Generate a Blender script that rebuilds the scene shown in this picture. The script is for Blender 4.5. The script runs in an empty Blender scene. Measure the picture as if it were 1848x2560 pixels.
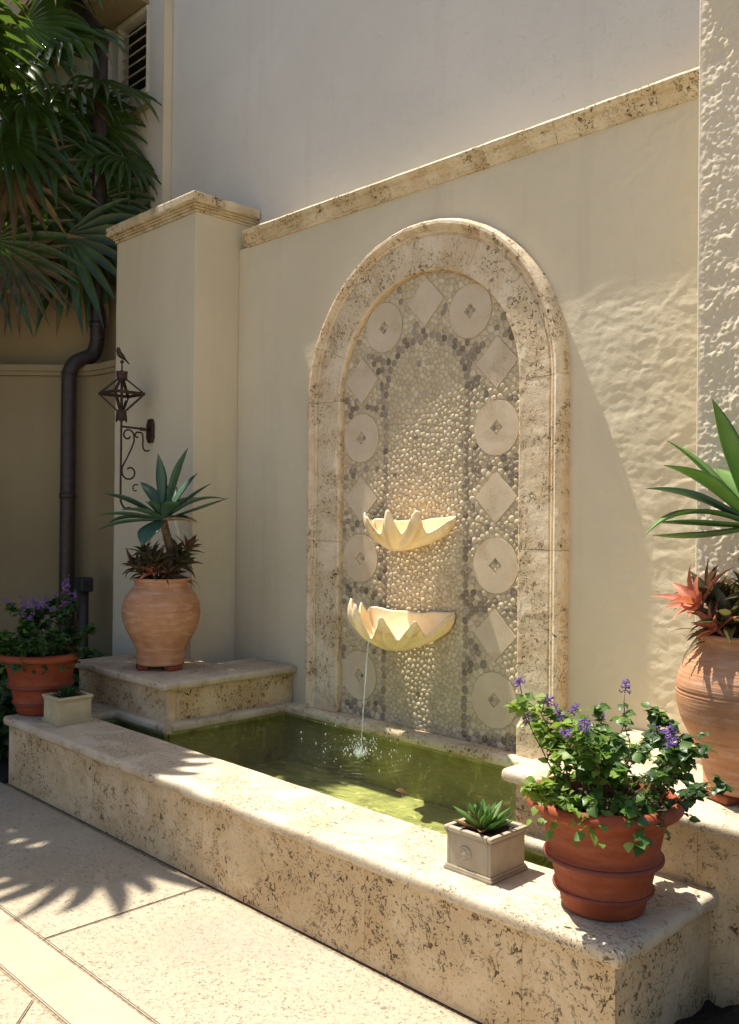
import bpy, bmesh, math, random
import numpy as np
from mathutils import Vector, Matrix, noise as mnoise

R = math.radians
PI = math.pi
rnd = random.Random(7)
scene = bpy.context.scene
C = scene.collection

# ------------------------------------------------------------------ camera
cam_d = bpy.data.cameras.new("camera")
cam = bpy.data.objects.new("camera", cam_d)
C.objects.link(cam)
scene.camera = cam
cam_d.sensor_fit = 'VERTICAL'
cam_d.sensor_height = 24.0
cam_d.lens = 24.0 * 2285.1 / 2560.0
cam_d.clip_start = 0.05
cam_d.clip_end = 400
yaw, pitch, roll = R(45.3526), R(.3609), R(-.5684)
fw = Vector((-math.sin(yaw) * math.cos(pitch), math.cos(yaw) * math.cos(pitch), math.sin(pitch)))
rt = fw.cross(Vector((0, 0, 1))).normalized()
dn = -rt.cross(fw)
r2 = math.cos(roll) * rt + math.sin(roll) * dn
d2 = -math.sin(roll) * rt + math.cos(roll) * dn
cam.matrix_world = Matrix(((r2.x, -d2.x, -fw.x, 0), (r2.y, -d2.y, -fw.y, 0), (r2.z, -d2.z, -fw.z, 1.6), (0, 0, 0, 1)))

# ------------------------------------------------------------------ light
SUN = Vector((0.4545, 0.070, -1.0)).normalized()          # travel direction of the sunlight
sun_d = bpy.data.lights.new("sun", 'SUN')
sun_d.energy = 5.0
sun_d.angle = R(0.53)
sun_d.color = (1.0, 0.93, 0.80)
sun = bpy.data.objects.new("sun", sun_d)
sun.rotation_euler = SUN.to_track_quat('-Z', 'Y').to_euler()
sun.location = (-6, 0, 12)
C.objects.link(sun)
world = bpy.data.worlds.new("World")
scene.world = world
world.use_nodes = True
wn = world.node_tree.nodes
bg = wn["Background"]
sky = wn.new("ShaderNodeTexSky")
sky.sky_type = 'NISHITA'
sky.sun_disc = False
sky.sun_elevation = math.asin(-SUN.z)
sky.sun_rotation = math.atan2(-SUN.x, -SUN.y)
sky.dust_density = 2.0
world.node_tree.links.new(sky.outputs[0], bg.inputs[0])
bg.inputs[1].default_value = 0.095
scene.view_settings.view_transform = 'Standard'
scene.view_settings.look = 'None'
scene.view_settings.exposure = 0.88
scene.view_settings.gamma = 1.0
scene.view_settings.use_curve_mapping = False
scene.cycles.max_bounces = 10
scene.cycles.diffuse_bounces = 5
scene.cycles.transparent_max_bounces = 16
scene.cycles.caustics_reflective = False
scene.cycles.caustics_refractive = False

# ------------------------------------------------------------------ node helpers
class NT:
    def __init__(s, name):
        s.m = bpy.data.materials.new(name)
        s.m.use_nodes = True
        s.t = s.m.node_tree
        s.b = s.t.nodes["Principled BSDF"]
        s.out = s.t.nodes["Material Output"]
        s._pos = None
    def n(s, typ, **kw):
        o = s.t.nodes.new(typ)
        for k, v in kw.items():
            setattr(o, k, v)
        return o
    def link(s, a, b):
        s.t.links.new(a, b)
    def setin(s, node, i, v):
        if isinstance(v, bpy.types.NodeSocket):
            s.link(v, node.inputs[i])
        elif v is not None:
            node.inputs[i].default_value = v
    def pos(s, rand=0.0):
        g = s.n('ShaderNodeNewGeometry')
        p = g.outputs['Position']
        if rand:
            oi = s.n('ShaderNodeObjectInfo')
            m = s.vm('SCALE', s.comb(oi.outputs['Random'], oi.outputs['Random'], oi.outputs['Random']), scale=rand)
            p = s.vm('ADD', p, m)
        return p
    def comb(s, x, y, z):
        c = s.n('ShaderNodeCombineXYZ')
        for i, v in enumerate((x, y, z)):
            s.setin(c, i, v)
        return c.outputs[0]
    def sep(s, v):
        c = s.n('ShaderNodeSeparateXYZ')
        s.link(v, c.inputs[0])
        return c.outputs
    def vm(s, op, a, b=None, scale=None):
        o = s.n('ShaderNodeVectorMath', operation=op)
        s.setin(o, 0, a)
        if b is not None:
            s.setin(o, 1, b)
        if scale is not None:
            s.setin(o, 'Scale', scale)
        return o.outputs['Value'] if op in ('LENGTH', 'DISTANCE') else o.outputs[0]
    def ma(s, op, a, b=None, c=None, clamp=False):
        o = s.n('ShaderNodeMath', operation=op, use_clamp=clamp)
        s.setin(o, 0, a)
        if b is not None:
            s.setin(o, 1, b)
        if c is not None:
            s.setin(o, 2, c)
        return o.outputs[0]
    def noise(s, p, scale, detail=3, rough=.5, dist=0.0, col=False):
        o = s.n('ShaderNodeTexNoise')
        s.setin(o, 'Vector', p)
        o.inputs['Scale'].default_value = scale
        o.inputs['Detail'].default_value = detail
        o.inputs['Roughness'].default_value = rough
        o.inputs['Distortion'].default_value = dist
        return o.outputs['Color' if col else 'Fac']
    def voro(s, p, scale, feature='F1', out='Distance', rnd_=1.0):
        o = s.n('ShaderNodeTexVoronoi', feature=feature)
        s.setin(o, 'Vector', p)
        o.inputs['Scale'].default_value = scale
        o.inputs['Randomness'].default_value = rnd_
        return o.outputs[out]
    def ramp(s, f, a, b, lo=0.0, hi=1.0):
        o = s.n('ShaderNodeMapRange', interpolation_type='SMOOTHSTEP')
        s.setin(o, 0, f)
        o.inputs[1].default_value = a
        o.inputs[2].default_value = b
        o.inputs[3].default_value = lo
        o.inputs[4].default_value = hi
        return o.outputs[0]
    def mix(s, f, a, b):
        o = s.n('ShaderNodeMix', data_type='RGBA')
        s.setin(o, 0, f)
        for i, v in ((6, a), (7, b)):
            if isinstance(v, (tuple, list)):
                v = (*v[:3], 1)
            s.setin(o, i, v)
        return o.outputs[2]
    def bump(s, h, strength=1.0, dist=.01, prev=None):
        o = s.n('ShaderNodeBump')
        o.inputs['Strength'].default_value = strength
        o.inputs['Distance'].default_value = dist
        s.setin(o, 'Height', h)
        if prev is not None:
            s.link(prev, o.inputs['Normal'])
        return o.outputs[0]
    def done(s, color=None, rough=None, normal=None, spec=None, **kw):
        if color is not None:
            if isinstance(color, (tuple, list)):
                color = (*color[:3], 1)
            s.setin(s.b, 'Base Color', color)
        s.setin(s.b, 'Roughness', rough)
        if normal is not None:
            s.link(normal, s.b.inputs['Normal'])
        if spec is not None:
            s.setin(s.b, 'Specular IOR Level', spec)
        for k, v in kw.items():
            s.setin(s.b, k, v)
        return s.m

def stone(name, ca, cb, pits=.5, pitscale=34, dark=(.10, .068, .036), orange=.3, vein=0.5, stretch=(1, 1, 1), big=.5, rand=9.0, cover=.45, relief=1.0):
    """fossil coral stone: cream body, clusters of dark ragged pits and worm-like seams"""
    t = NT(name)
    p = t.pos(rand)
    ps = t.vm('MULTIPLY', p, stretch)
    base = t.mix(t.ramp(t.noise(p, 4.5, 5, .6), .35, .66), ca, cb)
    base = t.mix(t.ma('MULTIPLY', t.ramp(t.noise(p, 2.6, 4, .55, 1.0), .55, .72), orange), base, (.52, .30, .13))
    base = t.mix(t.ma('MULTIPLY', t.ramp(t.noise(p, 130, 3, .7), .4, .7), .20), base, (ca[0] * .62, ca[1] * .57, ca[2] * .5))
    mask = t.ramp(t.noise(p, 4.2, 4, .6, .6), cover, cover + .18)
    big_ = t.ramp(t.noise(p, 1.9, 3, .5), .42, .58)
    n1a = t.noise(ps, pitscale, 3, .55, .9)
    n1b = t.noise(ps, pitscale * 1.9, 3, .6, .5)
    mf = t.n('ShaderNodeMix', data_type='FLOAT')
    t.link(big_, mf.inputs[0]); t.link(n1a, mf.inputs[2]); t.link(n1b, mf.inputs[3])
    n1 = mf.outputs[0]
    pit = t.ramp(n1, .645 - .05 * pits, .685 - .05 * pits)
    pit = t.ma('MULTIPLY', pit, t.ma('ADD', t.ma('MULTIPLY', mask, .8), .2 * pits))
    n2 = t.noise(ps, pitscale * .42, 4, .6, 1.6)
    seg = t.ramp(t.noise(ps, pitscale * .8, 2, .5), .50, .60)
    seam = t.ramp(t.ma('ABSOLUTE', t.ma('SUBTRACT', n2, .5)), .020, .006)
    seam = t.ma('MULTIPLY', t.ma('MULTIPLY', seam, seg), t.ma('MULTIPLY', t.ma('ADD', mask, .12), vein))
    hole = t.ma('MULTIPLY', t.ramp(t.noise(ps, pitscale * .34, 5, .65, 1.2), .675, .70), big)
    fine = t.ramp(t.noise(ps, pitscale * 2.4, 3, .6, .4), .62, .68)
    fine = t.ma('MULTIPLY', fine, t.ma('ADD', t.ma('MULTIPLY', mask, .4), .22))
    al = t.ma('MAXIMUM', t.ma('MAXIMUM', pit, seam), t.ma('MAXIMUM', hole, fine))
    base = t.mix(t.ma('MULTIPLY', mask, .38), base, (cb[0] * .78, cb[1] * .70, cb[2] * .58))
    col = t.mix(al, base, dark)
    h = t.ma('SUBTRACT', t.ma('MULTIPLY', t.noise(p, 60, 5, .65), .35), al)
    h = t.ma('ADD', h, t.ma('MULTIPLY', t.noise(p, 9, 3, .5), 1.1))
    nb = t.bump(h, .9, .0045 * relief)
    return t.done(col, t.ma('ADD', .68, t.ma('MULTIPLY', al, .25)), nb, spec=.25)

M = {}
M['stone_front'] = stone('coral_stone_facing', (.74, .575, .37), (.61, .45, .26), pits=.95, pitscale=31, orange=.40, vein=1.0, big=1.0, cover=.42, relief=1.6, dark=(.135, .080, .035))
M['stone_cope'] = stone('coral_stone_coping', (.64, .555, .42), (.58, .475, .34), pits=.85, pitscale=50, orange=.28, vein=.8, big=.3, dark=(.17, .11, .055), stretch=(1, 1.7, 1), cover=.42, rand=.0)
M['stone_arch'] = stone('coral_stone_surround', (.80, .68, .50), (.68, .54, .36), pits=.95, pitscale=40, orange=.65, vein=1.0, big=1.0, cover=.42, dark=(.17, .100, .042), relief=1.5)
M['stone_trim'] = stone('coral_stone_cornice', (.76, .65, .46), (.62, .50, .31), pits=1.15, pitscale=40, orange=.35, vein=1.0, big=1.0, cover=.43, dark=(.10, .068, .032), relief=1.6)
M['stone_tile'] = stone('smooth_travertine_tile', (.68, .57, .42), (.61, .50, .36), pits=.5, pitscale=55, orange=.35, vein=.4, big=.1, cover=.50, dark=(.36, .27, .18), relief=.4)

def stucco(name, a, b, fine=.5, coarse=.5, rand=0, stain=.0):
    t = NT(name)
    p = t.pos(rand)
    c = t.mix(t.ramp(t.noise(p, 1.1, 4, .55), .3, .7), a, b)
    c = t.mix(t.ma('MULTIPLY', t.ramp(t.noise(p, 9, 5, .7), .5, .75), .12), c, (a[0] * .75, a[1] * .72, a[2] * .66))
    if stain:
        pz = t.vm('MULTIPLY', p, (5, 5, .5))
        c = t.mix(t.ma('MULTIPLY', t.ramp(t.noise(pz, 1.0, 4, .6), .52, .75), stain), c, (.30, .25, .17))
    h = t.ma('ADD', t.ma('MULTIPLY', t.noise(p, 85, 3, .6), fine * .35), t.ma('MULTIPLY', t.noise(p, 11, 5, .6, .5), coarse))
    h = t.ma('ADD', h, t.ma('MULTIPLY', t.ramp(t.noise(p, 26, 4, .6, 1.5), .60, .70), coarse * .35))
    return t.done(c, .82, t.bump(h, .7, .006), spec=.2)
M['stucco'] = stucco('cream_stucco', (.66, .585, .435), (.61, .535, .385), .5, .5, stain=.15)
M['stucco_upper'] = stucco('pale_grey_cream_stucco', (.66, .625, .56), (.61, .58, .515), .7, 1.0, stain=.09)
M['stucco_rough'] = stucco('rough_trowelled_stucco', (.64, .565, .43), (.59, .515, .385), 1.0, .5)
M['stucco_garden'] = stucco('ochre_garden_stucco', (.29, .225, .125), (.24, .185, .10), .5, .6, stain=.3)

def terra(name, a, b, bloom, bl=.4, rings=0, rough=.7):
    t = NT(name)
    p = t.pos(3)
    c = t.mix(t.ramp(t.noise(p, 9, 4, .6), .3, .7), a, b)
    pz = t.vm('MULTIPLY', p, (3, 3, 16))
    c = t.mix(t.ma('MULTIPLY', t.ramp(t.noise(pz, 2.2, 5, .65), .46, .68), bl), c, bloom)
    c = t.mix(t.ma('MULTIPLY', t.ramp(t.noise(p, 150, 2, .6), .58, .7), .35), c, (a[0] * .5, a[1] * .45, a[2] * .45))
    h = t.ma('MULTIPLY', t.noise(p, 90, 3, .6), .3)
    if rings:
        h = t.ma('ADD', h, t.ma('MULTIPLY', t.noise(t.vm('MULTIPLY', p, (1.5, 1.5, 75)), 1.6, 3, .6), rings))
    return t.done(c, rough, t.bump(h, .6, .004), spec=.3)
M['terra'] = terra('red_terracotta', (.28, .062, .024), (.225, .048, .018), (.38, .13, .07), .38, .3)
M['terra_old'] = terra('weathered_pink_terracotta', (.52, .27, .145), (.43, .20, .095), (.64, .42, .30), .6, .9)
M['band'] = terra('dark_terracotta_band', (.19, .050, .038), (.15, .04, .032), (.24, .08, .055), .3)

def simple(name, col, rough=.6, var=.15, scale=30, metal=0, bumpd=0, spec=.4, transl=None):
    t = NT(name)
    p = t.pos(2)
    d = tuple(c * (1 - var) for c in col)
    l = tuple(min(1, c * (1 + var)) for c in col)
    c = t.mix(t.ramp(t.noise(p, scale, 3, .6), .3, .7), d, l)
    nb = t.bump(t.noise(p, scale * 3, 3, .6), .5, bumpd) if bumpd else None
    t.done(c, rough, nb, spec=spec, Metallic=metal)
    if transl:
        tr = t.n('ShaderNodeBsdfTranslucent')
        tr.inputs[0].default_value = (*transl, 1)
        mx = t.n('ShaderNodeMixShader')
        mx.inputs[0].default_value = .30
        t.link(t.b.outputs[0], mx.inputs[1])
        t.link(tr.outputs[0], mx.inputs[2])
        t.link(mx.outputs[0], t.out.inputs[0])
    return t.m
M['planter'] = simple('grey_tan_cast_stone', (.38, .32, .235), .8, .10, 12, bumpd=.002)
M['planter_pale'] = simple('pale_cream_cast_stone', (.48, .41, .26), .8, .10, 12, bumpd=.002)
M['soil'] = simple('dark_potting_soil', (.055, .038, .026), .95, .5, 70, bumpd=.01)
M['iron'] = simple('rusty_black_iron', (.055, .032, .024), .6, .35, 60, metal=.4, bumpd=.0008)
M['pipe'] = simple('dark_brown_painted_pipe', (.040, .027, .023), .45, .2, 20)
M['box'] = simple('black_plastic', (.02, .02, .022), .5, .2, 20)
M['grout'] = simple('beige_grout', (.55, .46, .315), .9, .12, 45, bumpd=.002)
M['shell'] = None
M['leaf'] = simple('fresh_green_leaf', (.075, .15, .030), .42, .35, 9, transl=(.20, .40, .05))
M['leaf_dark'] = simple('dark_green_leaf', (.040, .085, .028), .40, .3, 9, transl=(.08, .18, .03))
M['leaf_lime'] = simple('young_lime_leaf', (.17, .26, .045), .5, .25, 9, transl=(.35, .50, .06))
M['stem'] = simple('brown_plant_stem', (.11, .065, .035), .7, .3, 40)
M['flower'] = simple('violet_petals', (.26, .15, .46), .55, .35, 60, transl=(.42, .24, .66))
M['palm'] = simple('palm_leaf', (.036, .072, .014), .25, .4, 4, spec=.5, transl=(.15, .25, .03))
M['palm_dry'] = simple('dry_palm_tip', (.16, .12, .05), .6, .3, 5, transl=(.2, .14, .05))
M['palm_dead'] = simple('withered_palm_leaf', (.10, .065, .03), .55, .4, 6, transl=(.16, .10, .03))
M['trunk'] = simple('fibrous_trunk', (.13, .09, .055), .9, .4, 25, bumpd=.01)
M['agave'] = simple('blue_green_agave', (.085, .165, .115), .42, .14, 8, transl=(.14, .30, .08))
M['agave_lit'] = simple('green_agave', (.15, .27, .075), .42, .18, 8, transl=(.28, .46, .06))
M['agave_dry'] = simple('dried_agave_leaf', (.35, .19, .09), .8, .3, 20)
M['brom'] = simple('olive_bromeliad', (.085, .075, .032), .5, .35, 12, transl=(.20, .17, .05))
M['brom_red'] = simple('rosy_bromeliad', (.62, .22, .14), .5, .3, 14, transl=(.62, .22, .10))
M['brom_brown'] = simple('brown_bromeliad', (.11, .065, .035), .6, .35, 12, transl=(.20, .10, .05))
M['aloe'] = simple('green_succulent', (.13, .24, .06), .4, .2, 14, transl=(.22, .42, .08))
M['mulch'] = simple('dark_mulch', (.022, .016, .011), .95, .5, 60, bumpd=.02)
M['louvre'] = simple('cream_painted_wood', (.55, .50, .40), .6, .08, 10)
M['dark'] = simple('dark_room', (.015, .014, .012), .9, .1, 10)
M['droplet'] = None

# pebbles: colour from object/vertex attribute
def pebble_mat(name, cols, amount=1):
    t = NT(name)
    a = t.n('ShaderNodeAttribute', attribute_name='tone')
    oi = t.n('ShaderNodeObjectInfo')
    f = t.ma('FRACT', t.ma('ADD', a.outputs['Fac'], oi.outputs['Random']))
    cr = t.n('ShaderNodeValToRGB')
    cr.color_ramp.elements[0].color = (*cols[0], 1)
    cr.color_ramp.elements[1].color = (*cols[-1], 1)
    for i, c in enumerate(cols[1:-1]):
        e = cr.color_ramp.elements.new((i + 1) / (len(cols) - 1))
        e.color = (*c, 1)
    t.link(f, cr.inputs[0])
    p = t.pos(3)
    c = t.mix(t.ma('MULTIPLY', t.ramp(t.noise(p, 120, 3, .6), .45, .7), .25), cr.outputs[0], (.35, .28, .2))
    return t.done(c, .55, t.bump(t.noise(p, 200, 2, .5), .3, .001), spec=.35)
M['peb_light'] = pebble_mat('pale_river_pebble', [(.62, .52, .35), (.52, .43, .285), (.66, .57, .41), (.47, .39, .26), (.58, .49, .34)])
M['peb_dark'] = pebble_mat('dark_river_pebble', [(.22, .175, .13), (.33, .27, .20), (.17, .13, .095), (.42, .355, .27), (.27, .22, .165)])

# clam shell
t = NT('creamy_clam_shell')
p = t.pos(0)
c = t.mix(t.ramp(t.noise(p, 7, 4, .6), .4, .75), (.92, .76, .50), (.87, .65, .35))
low = t.ramp(t.noise(p, 5, 3, .6), .45, .62)
st = t.ramp(t.noise(p, 16, 6, .7, 1.0), .45, .66)
c = t.mix(t.ma('MULTIPLY', t.ma('MULTIPLY', st, low), .55), c, (.40, .24, .09))
c = t.mix(t.ma('MULTIPLY', t.ramp(t.noise(p, 55, 4, .7), .60, .70), t.ma('MULTIPLY', low, .6)), c, (.22, .14, .06))
M['shell'] = t.done(c, .38, t.bump(t.noise(p, 30, 5, .6), .35, .004), spec=.4)
t.b.inputs['Subsurface Weight'].default_value = .12
t.b.inputs['Subsurface Radius'].default_value = (.02, .012, .006)

# water
t = NT('green_pool_water')
p = t.pos(0)
d = t.vm('DISTANCE', t.vm('MULTIPLY', p, (1, 1, 0)), (-3.50, 3.40, 0))
fall = t.ma('DIVIDE', 1.0, t.ma('ADD', 1.0, t.ma('MULTIPLY', t.ma('MULTIPLY', d, d), 9)))
ring = t.ma('MULTIPLY', t.ma('SINE', t.ma('ADD', t.ma('MULTIPLY', d, 95), t.ma('MULTIPLY', t.noise(p, 6, 2), 9))), fall)
h = t.ma('ADD', t.ma('MULTIPLY', ring, .30), t.ma('MULTIPLY', t.noise(t.vm('MULTIPLY', p, (1, 1.6, 1)), 13, 4, .55, 1.2), .9))
nb = t.bump(h, .55, .02)
tr = t.n('ShaderNodeBsdfTransparent')
tr.inputs[0].default_value = (.90, .92, .76, 1)
gl = t.n('ShaderNodeBsdfGlossy')
gl.inputs['Roughness'].default_value = .04
fr = t.n('ShaderNodeFresnel')
fr.inputs[0].default_value = 1.33
mx = t.n('ShaderNodeMixShader')
t.link(nb, gl.inputs['Normal'])
t.link(nb, fr.inputs['Normal'])
t.link(fr.outputs[0], mx.inputs[0])
t.link(tr.outputs[0], mx.inputs[1])
t.link(gl.outputs[0], mx.inputs[2])
t.link(mx.outputs[0], t.out.inputs[0])
M['water'] = t.m
# algae floor, with ripple caustics painted into its colour
t = NT('algae_with_painted_caustics')
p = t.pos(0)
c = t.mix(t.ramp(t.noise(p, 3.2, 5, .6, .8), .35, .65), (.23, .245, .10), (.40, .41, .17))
c = t.mix(t.ramp(t.noise(p, 12, 4, .6, 1.5), .56, .68), c, (.56, .56, .28))  # lighter yellow-green patches imitate light rippling on the floor
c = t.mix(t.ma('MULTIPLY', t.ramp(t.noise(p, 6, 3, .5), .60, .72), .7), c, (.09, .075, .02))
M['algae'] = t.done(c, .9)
# splash / falling water
t = NT('clear_water_drops')
t.done((.9, .95, .97), .03, spec=.8)
gl = t.n('ShaderNodeBsdfTransparent')
gl.inputs[0].default_value = (.92, .95, .93, 1)
mx = t.n('ShaderNodeMixShader')
mx.inputs[0].default_value = .32
t.link(gl.outputs[0], mx.inputs[1])
t.link(t.b.outputs[0], mx.inputs[2])
t.link(mx.outputs[0], t.out.inputs[0])
M['droplet'] = t.m

# paving
def paving_mat(name, smooth):
    t = NT(name)
    p = t.pos(0)
    c = t.mix(t.ramp(t.noise(p, 2.2, 5, .6), .3, .7), (.42, .365, .275) if smooth else (.43, .37, .275), (.38, .315, .22) if smooth else (.38, .32, .23))
    if smooth:
        c = t.mix(t.ma('MULTIPLY', t.ramp(t.noise(p, 7, 5, .7), .5, .8), .25), c, (.42, .36, .26))
        c = t.mix(t.ramp(t.noise(p, 60, 2, .6), .74, .78), c, (.2, .15, .1))
        return t.done(c, .7, t.bump(t.noise(p, 50, 4, .6), .3, .003), spec=.3)
    pw = t.vm('ADD', p, t.vm('SCALE', t.noise(p, 30, 3, .6, 0, True), scale=.03))
    v = t.n('ShaderNodeTexVoronoi', feature='F1')
    t.setin(v, 'Vector', t.vm('MULTIPLY', pw, (1, 1.35, 1)))
    v.inputs['Scale'].default_value = 58
    sc = t.sep(v.outputs['Color'])
    peb = t.mix(sc[0], (.30, .245, .19), (.56, .48, .38))
    peb = t.mix(t.ramp(sc[1], .80, .86), peb, (.24, .20, .17))
    peb = t.mix(t.ramp(sc[2], .86, .90), peb, (.55, .36, .24))
    pm = t.ramp(v.outputs['Distance'], .50, .28)
    dens = t.ramp(t.noise(p, 3.5, 5, .65), .38, .66, .10, .55)
    pick = t.ramp(t.ma('ADD', t.ma('FRACT', t.ma('MULTIPLY', sc[0], 7.31)), dens), .92, .98)
    f = t.ma('MULTIPLY', pm, pick)
    c = t.mix(t.ma('MULTIPLY', f, .75), c, peb)
    dk = t.ramp(t.noise(pw, 64, 3, .6, 1.2), .595, .655)
    c = t.mix(t.ma('MULTIPLY', dk, t.ma('ADD', dens, .35)), c, (.15, .11, .075))
    c = t.mix(t.ma('MULTIPLY', t.ramp(t.noise(p, 1.6, 5, .6, .5), .50, .68), .50), c, (.36, .30, .24))
    h = t.ma('ADD', t.ma('MULTIPLY', f, .8), t.ma('SUBTRACT', t.noise(p, 110, 4, .7), dk))
    return t.done(c, .8, t.bump(h, .7, .004), spec=.25)
M['paving'] = paving_mat('exposed_aggregate_paving', False)
M['paving_smooth'] = paving_mat('smooth_cream_border', True)
M['joint'] = simple('dirty_joint', (.26, .20, .13), .95, .4, 60, bumpd=.003)

# ------------------------------------------------------------------ object helpers
def setp(o, label=None, cat=None, group=None, kind=None):
    if label: o['label'] = label
    if cat: o['category'] = cat
    if group: o['group'] = group
    if kind: o['kind'] = kind
    return o
def empty(name, loc=(0, 0, 0), label=None, cat=None, group=None, kind=None, rz=0):
    o = bpy.data.objects.new(name, None)
    o.empty_display_size = .1
    C.objects.link(o)
    o.location = loc
    o.rotation_euler = (0, 0, rz)
    return setp(o, label, cat, group, kind)
def link_mesh(name, me, m, parent=None, loc=None, smooth=False):
    if isinstance(m, (list, tuple)):
        for x in m:
            me.materials.append(x)
    elif m is not None and not me.materials:
        me.materials.append(m)
    if smooth:
        me.polygons.foreach_set('use_smooth', [True] * len(me.polygons))
        if smooth == 'sharp':
            me.set_sharp_from_angle(angle=R(38))
    o = bpy.data.objects.new(name, me)
    C.objects.link(o)
    if parent is not None:
        o.parent = parent
    if loc is not None:
        o.location = loc
    return o
def mesh(name, vs, fs, m, parent=None, smooth=False, loc=None, tone=None, mids=None):
    me = bpy.data.meshes.new(name)
    me.from_pydata([tuple(v) for v in vs], [], [tuple(f) for f in fs])
    if tone is not None:
        a = me.attributes.new('tone', 'FLOAT', 'POINT')
        a.data.foreach_set('value', tone)
    if mids is not None:
        for x in m:
            me.materials.append(x)
        me.polygons.foreach_set('material_index', mids)
        m = None
    me.update()
    return link_mesh(name, me, m, parent, loc, smooth)
def bmo(name, bm, m, parent=None, smooth=False, loc=None):
    me = bpy.data.meshes.new(name)
    bmesh.ops.recalc_face_normals(bm, faces=bm.faces)
    bm.to_mesh(me)
    bm.free()
    return link_mesh(name, me, m, parent, loc, smooth)
def box_bm(x0, x1, y0, y1, z0, z1, bev=0, seg=2, bm=None):
    own = bm is None
    b2 = bmesh.new()
    bmesh.ops.create_cube(b2, size=1)
    for v in b2.verts:
        v.co = Vector(((x0 + x1) / 2 + v.co.x * (x1 - x0), (y0 + y1) / 2 + v.co.y * (y1 - y0), (z0 + z1) / 2 + v.co.z * (z1 - z0)))
    if bev:
        bmesh.ops.bevel(b2, geom=b2.edges[:], offset=bev, segments=seg, affect='EDGES', profile=.5)
    if own:
        return b2
    me = bpy.data.meshes.new('tmp')
    b2.to_mesh(me)
    b2.free()
    bm.from_mesh(me)
    bpy.data.meshes.remove(me)
    return bm
def box(name, x0, x1, y0, y1, z0, z1, m, parent=None, bev=0, seg=2, smooth=False):
    off = Vector((0, 0, 0))
    if parent is not None:
        off = parent.location
    return bmo(name, box_bm(x0 - off.x, x1 - off.x, y0 - off.y, y1 - off.y, z0 - off.z, z1 - off.z, bev, seg), m, parent, smooth)
def tube_data(pts, rad, n=8, cap=True):
    pts = [Vector(p) for p in pts]
    k = len(pts)
    rs = rad if isinstance(rad, (list, tuple)) else [rad] * k
    vs, fs = [], []
    prev = None
    for i, p in enumerate(pts):
        t_ = (pts[min(i + 1, k - 1)] - pts[max(i - 1, 0)])
        if t_.length < 1e-9:
            t_ = Vector((0, 0, 1))
        t_.normalize()
        if prev is None:
            a = Vector((1, 0, 0)) if abs(t_.x) < .8 else Vector((0, 1, 0))
            u = t_.cross(a).normalized()
        else:
            u = (prev - t_ * prev.dot(t_))
            u = u.normalized() if u.length > 1e-6 else t_.orthogonal().normalized()
        prev = u
        w = t_.cross(u)
        for j in range(n):
            an = 2 * PI * j / n
            vs.append(p + (u * math.cos(an) + w * math.sin(an)) * rs[i])
    for i in range(k - 1):
        for j in range(n):
            a, b = i * n + j, i * n + (j + 1) % n
            fs.append((a, b, b + n, a + n))
    if cap:
        fs.append(tuple(range(n))[::-1])
        fs.append(tuple(range((k - 1) * n, k * n)))
    return vs, fs
def tube(name, pts, rad, m, parent=None, n=8, smooth=True):
    vs, fs = tube_data(pts, rad, n)
    return mesh(name, vs, fs, m, parent, smooth)
class Acc:
    def __init__(s):
        s.v, s.f, s.t, s.m = [], [], [], []
    def add(s, vs, fs, tone=0, mid=0):
        o = len(s.v)
        s.v += [tuple(v) for v in vs]
        s.f += [tuple(i + o for i in f) for f in fs]
        s.t += [tone] * len(vs)
        s.m += [mid] * len(fs)
    def build(s, name, m, parent=None, smooth=True, tone=False, loc=None):
        return mesh(name, s.v, s.f, m, parent, smooth, loc, s.t if tone else None, s.m if isinstance(m, list) else None)
def lathe(name, prof, m, parent=None, n=64, smooth=True, wob=0):
    vs, fs = [], []
    for i, (r, z) in enumerate(prof):
        for j in range(n):
            a = 2 * PI * j / n
            rr = r * (1 + wob * (mnoise.noise(Vector((math.cos(a) * 2, math.sin(a) * 2, z * 6)))))
            vs.append((rr * math.cos(a), rr * math.sin(a), z))
    for i in range(len(prof) - 1):
        for j in range(n):
            a, b = i * n + j, i * n + (j + 1) % n
            fs.append((a, b, b + n, a + n))
    if prof[0][0] > .001:
        fs.append(tuple(range(n))[::-1])
    return mesh(name, vs, fs, m, parent, smooth)
def smooth_prof(ctrl, n):
    out = []
    k = len(ctrl)
    for i in range(k - 1):
        p0, p1, p2, p3 = ctrl[max(i - 1, 0)], ctrl[i], ctrl[i + 1], ctrl[min(i + 2, k - 1)]
        for s_ in range(n):
            t_ = s_ / n
            q = []
            for d_ in range(len(p1)):
                q.append(.5 * ((2 * p1[d_]) + (-p0[d_] + p2[d_]) * t_ + (2 * p0[d_] - 5 * p1[d_] + 4 * p2[d_] - p3[d_]) * t_ * t_ + (-p0[d_] + 3 * p1[d_] - 3 * p2[d_] + p3[d_]) * t_ ** 3))
            out.append(tuple(q))
    out.append(tuple(ctrl[-1]))
    return out

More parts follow.
